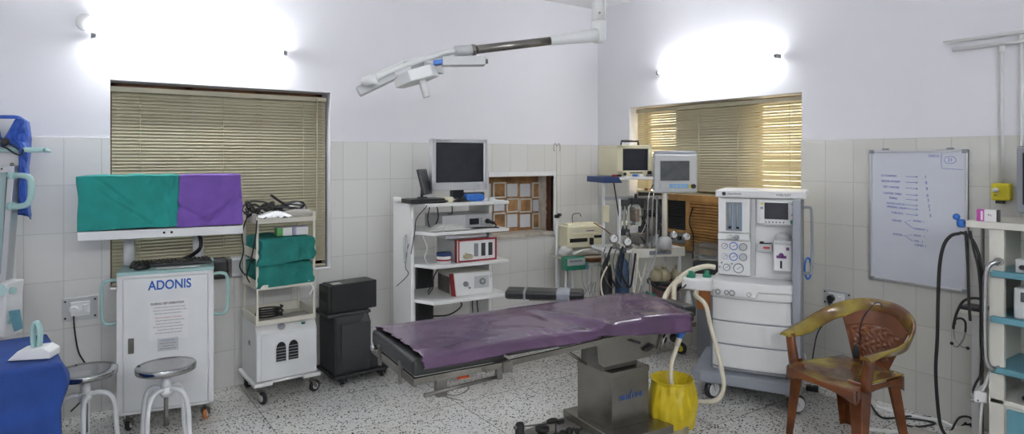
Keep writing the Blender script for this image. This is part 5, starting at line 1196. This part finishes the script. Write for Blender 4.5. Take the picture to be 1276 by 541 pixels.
# arm and back rail: one sweeping band
rail = catmull([(-.262, -.215, .585), (-.268, -.12, .598), (-.285, .0, .612), (-.285, .10, .645), (-.235, .20, .70), (-.13, .262, .745), (0, .28, .757), (.13, .262, .745), (.235, .20, .70), (.285, .10, .645), (.285, .0, .612), (.268, -.12, .598), (.262, -.215, .585)], 8)
rr = []
n_ = len(rail)
for i in range(n_):
    k = abs(2*i/(n_-1)-1); rr.append((.030+.012*(1-k), .011+.006*(1-k)))
obj('arm_rail', MB().sweep(rail, rr, 14, flat=(0, .0, 1)) if 0 else None, 'ch_gold', CHR) if 0 else None
m = MB(); rings = []
for i, p in enumerate(rail):
    t = (rail[min(i+1, n_-1)]-rail[max(i-1, 0)]).normalized(); k = abs(2*i/(n_-1)-1)
    out = Vector((t.y, -t.x, 0)).normalized()   # horizontal across
    if out.dot(Vector((p.x, p.y-.0, 0))) < 0: out = -out
    a_ = (1-k)**1.0; lean = R(75)*min(1, a_*1.9)       # flat on the arms, upright at the back
    wdir = (out*math.cos(lean) + Vector((0, 0, 1))*math.sin(lean)).normalized(); ndir = t.cross(wdir).normalized()
    hw, ht = .034+.014*min(1, a_*2), .011
    rings.append([m.b.verts.new(p + wdir*hw*math.cos(2*math.pi*j/16) + ndir*ht*math.sin(2*math.pi*j/16) - Vector((0, 0, .012))*abs(math.cos(2*math.pi*j/16))**3) for j in range(16)])
for A, B in zip(rings, rings[1:]):
    for j in range(16): m.b.faces.new((A[j], A[(j+1) % 16], B[(j+1) % 16], B[j])).smooth = True
m.b.faces.new(rings[0]); m.b.faces.new(rings[-1]); obj('arm_rail', m, 'ch_gold', CHR)
def back(u, v):
    k = 2*u-1; w = .105+.115*v**1.1; zt = .735 - .05*abs(k)**2.2
    x = k*w; y = .18+.09*v - .05*abs(k)**2*v; z = .405+(zt-.405)*v
    return (x, y, z)
def backe(u, v):
    x, y, z = back(u, v); k = 2*u-1
    if abs(k) < .86 and .18 < v < .72:
        y -= .006*max(0, math.sin(k*21+math.sin(v*23)*1.8)*math.cos(v*38+k*5)) + .002
    return (x, y, z)
obj('backrest', MB().surf(backe, 70, 60), 'ch_leg', CHR, solid=.006)
pp = []
for i in range(31):
    u = .04+.92*i/30; x, y, z = back(u, .74-.02*abs(2*u-1)); pp.append((x, y-.006, z))
obj('back_trim', MB().sweep(pp, .004, 6), 'ch_leg', CHR)
cx = [onT(CHR, *p) for p in [(-.075, .235, .55), (-.07, .225, .62), (-.05, .235, .70), (-.01, .25, .765), (.0, .268, .785), (.01, .30, .775), (.0, .31, .72)]]
t = thing('hanging_cable', 'black cable with plug hung over the chair back', 'cable', onT(CHR, -.075, .2, .47), 0)
obj('cord', MB().tube([Vector(p)-Vector(t.location) for p in [onT(CHR, -.078, .185, .50)]+cx], .0035, 6), 'rubber', t)
obj('plug', MB().lathe([(0, .05), (.012, .05), (.018, .03), (.022, .0), (.018, -.02), (0, -.022)], n=16), 'rubber', t)
t.location = onT(CHR, -.078, .165, .465)

# ------------------------------------------------------------------ right hand cart with teal shelves
RC = thing('instrument_cart', 'cream cart with blue teal shelves and a chrome handle at the right edge', 'cart', (-.45, -3.56, 0), -90)
L0 = 0; LW = .62; DD = .42
obj('front_post', MB().bx(-.015, .052, 0, .03, .05, 1.255), 'cream', RC, .003); obj('end_panel', MB().bx(-.012, .0, .03, DD, .05, 1.255), 'cream', RC, .002)
obj('front_post', MB().bx(LW-.05, LW, 0, .03, .05, 1.255), 'cream', RC, .003); obj('end_panel', MB().bx(LW-.012, LW, .03, DD, .05, 1.255), 'cream', RC, .002)
obj('top_board', MB().bx(-.115, LW+.08, -.02, DD, 1.255, 1.292), 'cream', RC, .003)
for z in (1.005, .765, .500): obj('shelf', MB().bx(.0, LW, -.03, DD-.03, z, z+.032), 'tealsh', RC, .006); 
obj('bottom_board', MB().bx(-.01, LW, .0, DD, .335, .36), 'cream', RC, .003); obj('lower_box', MB().bx(0, LW-.01, .01, DD, .06, .335), 'cream', RC, .003)
dq = obj('drawer', MB().bx(.065, LW-.06, -.008, .012, .10, .32), 'tealsh', RC, .004); obj('drawer_pull', MB().bx(.26, .36, -.025, -.008, .2, .22), 'chrome', dq, .003)
obj('back_panel', MB().bx(.0, LW, DD-.012, DD, .36, 1.25), 'cream', RC) if 0 else None
obj('chrome_handle', MB().tube([(.030, 0, 1.085), (.025, -.03, 1.085), (.0, -.05, 1.06), (-.012, -.055, 1.0), (-.014, -.055, .85), (-.014, -.055, .65), (-.008, -.05, .56), (.010, -.035, .525), (.030, 0, .525)], .013, 12), 'chrome', RC)
obj('handle_mount', MB().cyl((.030, -.01, 1.085), (.030, .005, 1.085), .022), 'chrome', RC)
for x in (.04, LW-.04):
    for y in (.05, DD-.05): castor(RC, x, y, .062, .026, .02)
RM = thing('monitor', 'grey monitor at the right picture edge on the cream cart', 'monitor', onT(RC, .33, .12, 1.292), -90)
obj('bezel', MB().bx(-.245, .20, -.06, .0, .05, .40), 'grey', RM, .01); obj('screen', MB().bx(-.215, .17, -.064, -.058, .095, .365), 'dark', RM); obj('foot', MB().bx(-.20, .15, -.07, .12, 0, .05), 'grey', RM, .008)
PB = thing('medicine_carton', 'magenta and white medicine carton beside the grey monitor', 'box', onT(RC, -.025, .015, 1.292), -80)
obj('carton_body', MB().bx(-.045, .050, -.02, .03, 0, .062), 'chalky', PB, .001); obj('magenta_end', MB().bx(-.0455, -.012, -.0205, .0305, -.0, .0625), 'pinkb', PB); obj('dark_end', MB().bx(.04, .0505, -.0203, .0303, 0, .0623), 'dgrey', PB)
obj('stripe', MB().bx(-.028, -.018, -.0212, -.020, .006, .055), 'chalky', PB); text('lettering', 'Rx', .016, 'print_', PB, (.012, -.0208, .035), FR)
o = thing('device', 'small grey device with cable on the top teal shelf of the cream cart', 'device', onT(RC, .16, .05, 1.038), -90); obj('case', MB().bx(-.06, .06, -.05, .05, 0, .07), 'lgrey', o, .006); obj('socket', MB().cyl((-.03, -.05, .03), (-.03, -.06, .03), .012), 'dark', o)
obj('cable', MB().tube([(-.02, -.055, .02), (.0, -.075, -.03), (.03, -.09, -.10)], .004, 6), 'rubber', o)
o = thing('device', 'light grey box unit on the middle teal shelf of the cream cart', 'device', onT(RC, .19, .08, .798), -90); obj('case', MB().bx(-.10, .10, -.07, .08, 0, .16), 'lgrey', o, .008); obj('display', MB().bx(-.07, .03, -.073, -.069, .09, .14), 'screen2', o, .002)
o = tag(obj('black_pedal', MB().ball((0, 0, .02), 1, (.05, .035, .022)), 'black'), 'black rounded item on the bottom board of the cream cart', 'pedal'); local_obj(o, RC, .16, .06, .361)
# blue clamp and cable loop
BC = thing('cable_clamp', 'blue clamp at the left end of the cream cart top, cables hung on it', 'clamp', onT(RC, -.15, .02, 1.275), -90)
obj('clamp_body', MB().lathe([(0, -.016), (.020, -.016), (.024, -.006), (.024, .006), (.020, .016), (0, .016)], (0, 0, -.005), 20, Matrix.Rotation(R(80), 3, 'Y')), 'blue', BC); obj('clamp_screw', MB().cyl((.0, 0, 0), (.05, 0, 0), .007), 'chrome', BC)
obj('clamp_knob', MB().ball((-.02, -.01, .03), .018), 'blue', BC)
K = lambda px, py, x=-.50: at(px, py, x=x)
cable('cable_loop', 'thick black cable arching left from the blue clamp down to the floor', [K(1196, 291), K(1185, 294), K(1176, 306), K(1171, 330), K(1169, 370), K(1168, 420, -.48), K(1166, 460, -.46), K(1168, 500, -.44), K(1172, 530, -.44), K(1180, 545, -.44)], .009)
cable('cable_loop', 'thick black cable arching right from the blue clamp and hanging behind the chrome handle', [K(1196, 290), K(1206, 293), K(1215, 305), K(1221, 325), K(1224, 360, -.46), K(1225, 400, -.44), K(1224, 440, -.42), K(1222, 470, -.42)], .009)
cable('cable', 'black cable hanging straight down inside the right cable loop', [K(1203, 288), K(1206, 330), K(1207, 370), K(1209, 400)], .007)
cable('cable', 'second black cable inside the loop, curving to the right', [K(1209, 288), K(1213, 310), K(1219, 335), K(1222, 370, -.46), K(1222, 420, -.44), K(1224, 460, -.42), K(1216, 478, -.42), K(1213, 488, -.42), K(1219, 500, -.42)], .006)
# small stand with stethoscope
ST = thing('side_stand', 'narrow cream stand beside the cart, stethoscope hanging over it', 'stand', (-.11, -3.37, 0), -90)
obj('post', MB().bx(-.018, .022, -.02, .02, 0, .72), 'white2', ST, .003); obj('side_strip', MB().bx(.022, .034, -.01, .01, .0, .70), 'dsteel', ST, .002)
obj('small_top', MB().bx(-.07, .06, -.08, .07, .72, .745), 'cream', ST, .004); obj('black_pad', MB().bx(-.06, .05, -.07, .06, .745, .765), 'black', ST, .004)
obj('rod', MB().cyl((.03, .0, .74), (.03, .0, 1.28), .010), 'dsteel', ST)
obj('foot', MB().bx(-.10, .12, -.10, .08, 0, .02), 'cream', ST, .003)
SH = thing('stethoscope', 'black stethoscope with steel ear tubes hanging over the narrow stand', 'stethoscope', at(1200, 375, x=-.20), 0); so_ = Vector(SH.location)
k_ = lambda px, py, x=-.20: at(px, py, x=x)-so_
obj('tubing', MB().tube([k_(1230, 388), k_(1224, 374), k_(1210, 372), k_(1200, 376), k_(1193, 388), k_(1189, 402), k_(1188, 410)], .0075, 8), 'rubber', SH)
obj('tubing', MB().tube([k_(1190, 404), k_(1191, 398), k_(1198, 397), k_(1203, 402), k_(1203, 414)], .006, 8), 'rubber', SH)
obj('ear_tube', MB().tube([k_(1188, 410), k_(1190, 422), k_(1196, 430), k_(1201, 433), k_(1205, 434)], .0035, 8), 'chrome', SH); obj('ear_tube', MB().tube([k_(1203, 413), k_(1201, 422), k_(1195, 431), k_(1190, 432), k_(1187, 429)], .0035, 8), 'chrome', SH)
for c in (k_(1206, 434), k_(1186, 428)): obj('ear_tip', MB().ball(c, .010), 'rubber', SH)
# power strip, plugs, cables on the floor
PW = thing('extension_plug', 'white multi-pin plug hanging on a white flex beside the narrow stand', 'plug', at(1221, 494, x=-.40), -60); po_ = Vector(PW.location)
obj('plug_body', MB().bx(-.03, .03, -.02, .02, -.03, .03).cyl((.0, 0, .03), (.02, 0, .06), .012), 'white2', PW, .008)
for x, z in ((-.05, .012), (-.05, -.012), (-.045, -.03)): obj('pin', MB().cyl((x, -.01, z), (-.028, -.01, z), .004, n=8), 'chrome', PW)
cable('flex', 'white flex rising from the white plug to the chrome handle', [K(1221, 488, -.40), K(1226, 482, -.42), K(1232, 470, -.43), K(1236, 460, -.43)], .009, 'white2')
cable('flex', 'white flex hanging from the white plug to the floor', [K(1224, 500, -.40), K(1222, 520, -.38), K(1221, 545, -.36)], .008, 'white2')
fl = lambda px, py, z=.008: at(px, py, z=z)
cable('floor_cable', 'white cable lying along the foot of the right wall', [fl(1092, 507), fl(1120, 515), fl(1150, 521), fl(1172, 525), fl(1190, 533), fl(1215, 541)], .012, 'white2')
cable('floor_cable', 'second white cable on the floor behind the chair', [fl(1052, 524), fl(1075, 532), fl(1100, 537), fl(1130, 539), fl(1150, 541)], .011, 'white2')
cable('floor_cable', 'thin black cable looping on the floor between chair and low box', [fl(1085, 504), fl(1098, 520), fl(1120, 521), fl(1150, 524), fl(1165, 528), fl(1140, 532), fl(1120, 526), fl(1130, 519), fl(1160, 520)], .006)
cable('floor_cable', 'black cable coiled on the floor in front of the narrow stand', [fl(1186, 536), fl(1195, 521, .05), fl(1208, 520, .07), fl(1212, 528, .03), fl(1200, 530, .02), fl(1196, 535), fl(1208, 524, .03), fl(1212, 538), fl(1225, 533), fl(1235, 527, .05), fl(1228, 516, .08)], .006)
LB = thing('low_box', 'low brown sided box with terrazzo grey top on the floor right of the chair', 'box', tuple(at(1139, 532, z=.06))[:2]+(0,), -84)
obj('side', MB().bx(0, .16, -.22, .0, 0, .05), 'woodd', LB, .003); obj('top', MB().bx(-.003, .163, -.223, .003, .05, .062), 'rag', LB, .002)
AP = thing('power_adapter', 'small black adapter on the floor right behind the anaesthesia machine', 'adapter', tuple(at(1012, 487, z=0))[:2]+(0,), -60)
obj('case', MB().bx(-.04, .04, -.025, .025, 0, .035), 'black', AP, .005); obj('cord', MB().tube([(0, 0, .03), (-.01, .0, .12), (-.05, .02, .25)], .005, 6), 'white2', AP)

# ------------------------------------------------------------------ left edge: C-arm unit, apron, draped box
q = at(-40, 197, d=3.43)
CA = thing('imaging_unit', 'white upright unit with aluminium framed pale teal panel and teal handles', 'imaging unit', (q.x, q.y, 0), -34.82)
g2 = lambda px, py, y=0: Vector(((px-638)*(3.43+y)/797+678*3.43/797, y, 1.63-(py-197)*(3.43+y)/797))
obj('column', MB().bx(-.12, .155, .05, .14, .04, 1.70), 'white2', CA, .01)
obj('base', MB().bx(-.14, .19, .0, .16, .0, .12), 'white2', CA, .01)
hd = MB().prism([g2(-20, 148, .0), g2(20, 148, .0), g2(17, 162, .0), g2(10, 175, .0), g2(5, 178, .0), g2(-20, 178, .0)], (0, .06, 0)); obj('head_plate', hd, 'white2', CA, .006)
obj('neck_plate', MB().prism([g2(-30, 188, .02), g2(26, 188, .02), g2(25, 205, .02), g2(22, 214, .02), g2(16, 222, .02), g2(-30, 222, .02)], (0, .03, 0)), 'white2', CA, .006)
obj('teal_rod', MB().cyl(g2(-60, 186.5, -.03), g2(56, 187, -.03), .014).cyl(g2(56, 187, -.03), g2(63, 189.5, -.03), .014, .006), 'teal', CA)
# framed panel, leaning a little
obj('panel_glass', MB().prism([g2(-30, 214, -.05), g2(8, 214, -.05), g2(1, 342, -.05), g2(-30, 342, -.05)], (0, .02, 0)), 'glassg', CA)
obj('panel_frame', MB().prism([g2(10, 207, -.07), g2(18, 206, -.07), g2(7, 350, -.07), g2(0, 350, -.07)], (0, .05, 0)).prism([g2(-30, 207, -.07), g2(11, 208, -.07), g2(10, 215, -.07), g2(-30, 215, -.07)], (0, .05, 0)), 'alu', CA, .003)
obj('frame_screw', MB().ball(g2(15, 205, -.07), .010), 'dsteel', CA); obj('frame_screw', MB().ball(g2(2, 210.5, -.073), .005), 'dsteel', CA)
obj('grip_handle', MB().tube([g2(15, 219, -.06), g2(28, 219, -.08), g2(37, 222, -.09), g2(39, 232, -.09), g2(38, 246, -.09), g2(34, 254, -.09), g2(26, 257, -.08), g2(14, 257, -.06)], .015, 12), 'teal', CA)
obj('handle_socket', MB().cyl(g2(13, 219, -.06), g2(19, 219, -.07), .020), 'teal', CA); obj('handle_socket', MB().cyl(g2(12, 257, -.06), g2(17, 257, -.07), .022), 'teal', CA)
obj('control_box', MB().prism([g2(-30, 352, -.09), g2(9, 353, -.09), g2(7, 372, -.09), g2(6, 421, -.09), g2(-30, 421, -.09)], (0, .12, 0)), 'white2', CA, .006)
obj('control_dial', MB().cyl(g2(-2, 362, -.09), g2(-2, 362, -.11), .035), 'teal', CA)
obj('lock_knob', MB().cyl(g2(9, 362, -.05), g2(17, 362, -.06), .018).cyl(g2(7, 372, -.05), g2(13, 366, -.05), .008), 'teal', CA)
obj('lever_hub', MB().bx(g2(6, 0).x, g2(15, 0).x, -.09, -.04, g2(0, 391).z, g2(0, 381).z).cyl(g2(6, 399, -.06), g2(14, 399, -.06), .020), 'teal', CA, .004)
obj('lever', MB().prism([g2(10, 388, -.09), g2(20, 387, -.09), g2(24, 411, -.09), g2(17, 414, -.09)], (0, .03, 0)), 'tealsh', CA, .004)
for x, y in ((-.09, .02), (.15, .02)): obj('castor', MB().cyl((x, y-.01, .03), (x, y+.02, .03), .03), 'rubber', CA)
# lead apron
AP2 = thing('lead_apron', 'shiny blue apron tied with black tape, hanging on the white upright unit', 'apron', CA.location, -34.82)
def edge_px(v): return 36+2.5*math.sin(v*5.5+.3)-3*(v > .16)*max(0, 1-abs(v-.45)*3)+4*v
def apr2(u, v):
    n1 = noise.noise(Vector((u*3.5, v*6, 3))); n2 = noise.noise(Vector((u*7, v*15, 6)))
    y = .165 + .018*n1 + .010*n2 - .07*max(0, (u-.88)/.12)**2
    px = -30 + (edge_px(v)+30)*u; py = 148 + 8*max(0, (u-.8)/.2)**2 + v*(120-6*max(0, (u-.85)/.15)**2)
    return tuple(g2(px, py, y))
obj('apron_back', MB().surf(apr2, 60, 70), 'lead', AP2, solid=.006)
def flap(u, v):     # front flap right of the V shaped opening
    lo = 20-15*min(1, v/.22) if v < .22 else 5+19*min(1, (v-.22)/.12)
    hi = edge_px(v)-.5
    n1 = noise.noise(Vector((u*3, v*7, 13))); n2 = noise.noise(Vector((u*8, v*17, 16)))
    y = -.045+.014*n1+.012*n2+.13*u**5
    return tuple(g2(lo+(hi-lo)*u, 147.5+8*u**4+v*118, y))
obj('apron_flap', MB().surf(flap, 36, 80), 'lead', AP2, solid=.006)
def flap2(u, v):
    hi = -4+9*v; lo = -30
    return tuple(g2(lo+(hi-lo)*u, 150+v*33, -.045+.015*noise.noise(Vector((u*4, v*5, 23)))))
obj('apron_flap', MB().surf(flap2, 20, 20), 'lead', AP2, solid=.006)
obj('neck_roll', MB().tube([g2(-20, 147, .05), g2(10, 146.5, .03), g2(24, 148, .04), g2(34, 154, .10)], .014, 10), 'lead', AP2)
obj('black_tape', MB().tube([g2(-14, 178, -.07), g2(-2, 172, -.075), g2(7, 176, -.075), g2(3, 182, -.075), g2(9, 185, -.075), g2(18, 191, -.075), g2(26, 193, -.075), g2(29, 186, -.075)], .0045, 8), 'rubber', AP2)
obj('tape_knot', MB().ball(g2(7, 177, -.07), .018).rough(.012, 30), 'rubber', AP2)
obj('black_tape', MB().tube([g2(8, 176, -.07), g2(18, 183, -.07), g2(24, 187, -.07)], .0035, 8), 'rubber', AP2)
# blue draped control cabinet
DB = thing('draped_cabinet', 'low cabinet covered with a blue cloth, white wedge and teal grip on top', 'cabinet', (-4.80, -1.17, 0), 6)
obj('cabinet_body', MB().bx(-.27, .22, -.24, .30, .04, .68), 'white2', DB, .01)
c = drape((.0, .05), .545, .62, .722, .05, 44, .02, .022, 6, N=220, Mr=60, hem=.02)
crease(c, 12, 12, .016, .03, span=(.6, .7))
for v in c.b.verts:
    if v.co.x > .2: v.co.x += .035*math.exp(-((v.co.y+.16)/.10)**2-((v.co.z-.63)/.06)**2)
obj('blue_cloth', c, 'cblue', DB)
wd = Vector(at(42, 452, z=.71)); 
WG = thing('grip_unit', 'white wedge with an upright pale teal grip on the blue cloth', 'grip', (wd.x-.0, wd.y+.04, .726), -22)
obj('wedge', MB().prism([(-.085, -.05, 0), (.085, -.05, 0), (.085, -.05, .030), (.055, -.05, .050), (-.045, -.05, .040)], (0, .10, 0)), 'white2', WG, .004)
obj('grip', MB().sweep(catmull([(.0, .0, .045), (-.004, .0, .09), (-.002, 0, .13), (.006, 0, .155), (.016, 0, .150), (.024, 0, .12), (.024, 0, .08), (.022, 0, .045)], 6), [(.009, .020)]*43, 12, flat=(1, 0, 0)), 'teal', WG)
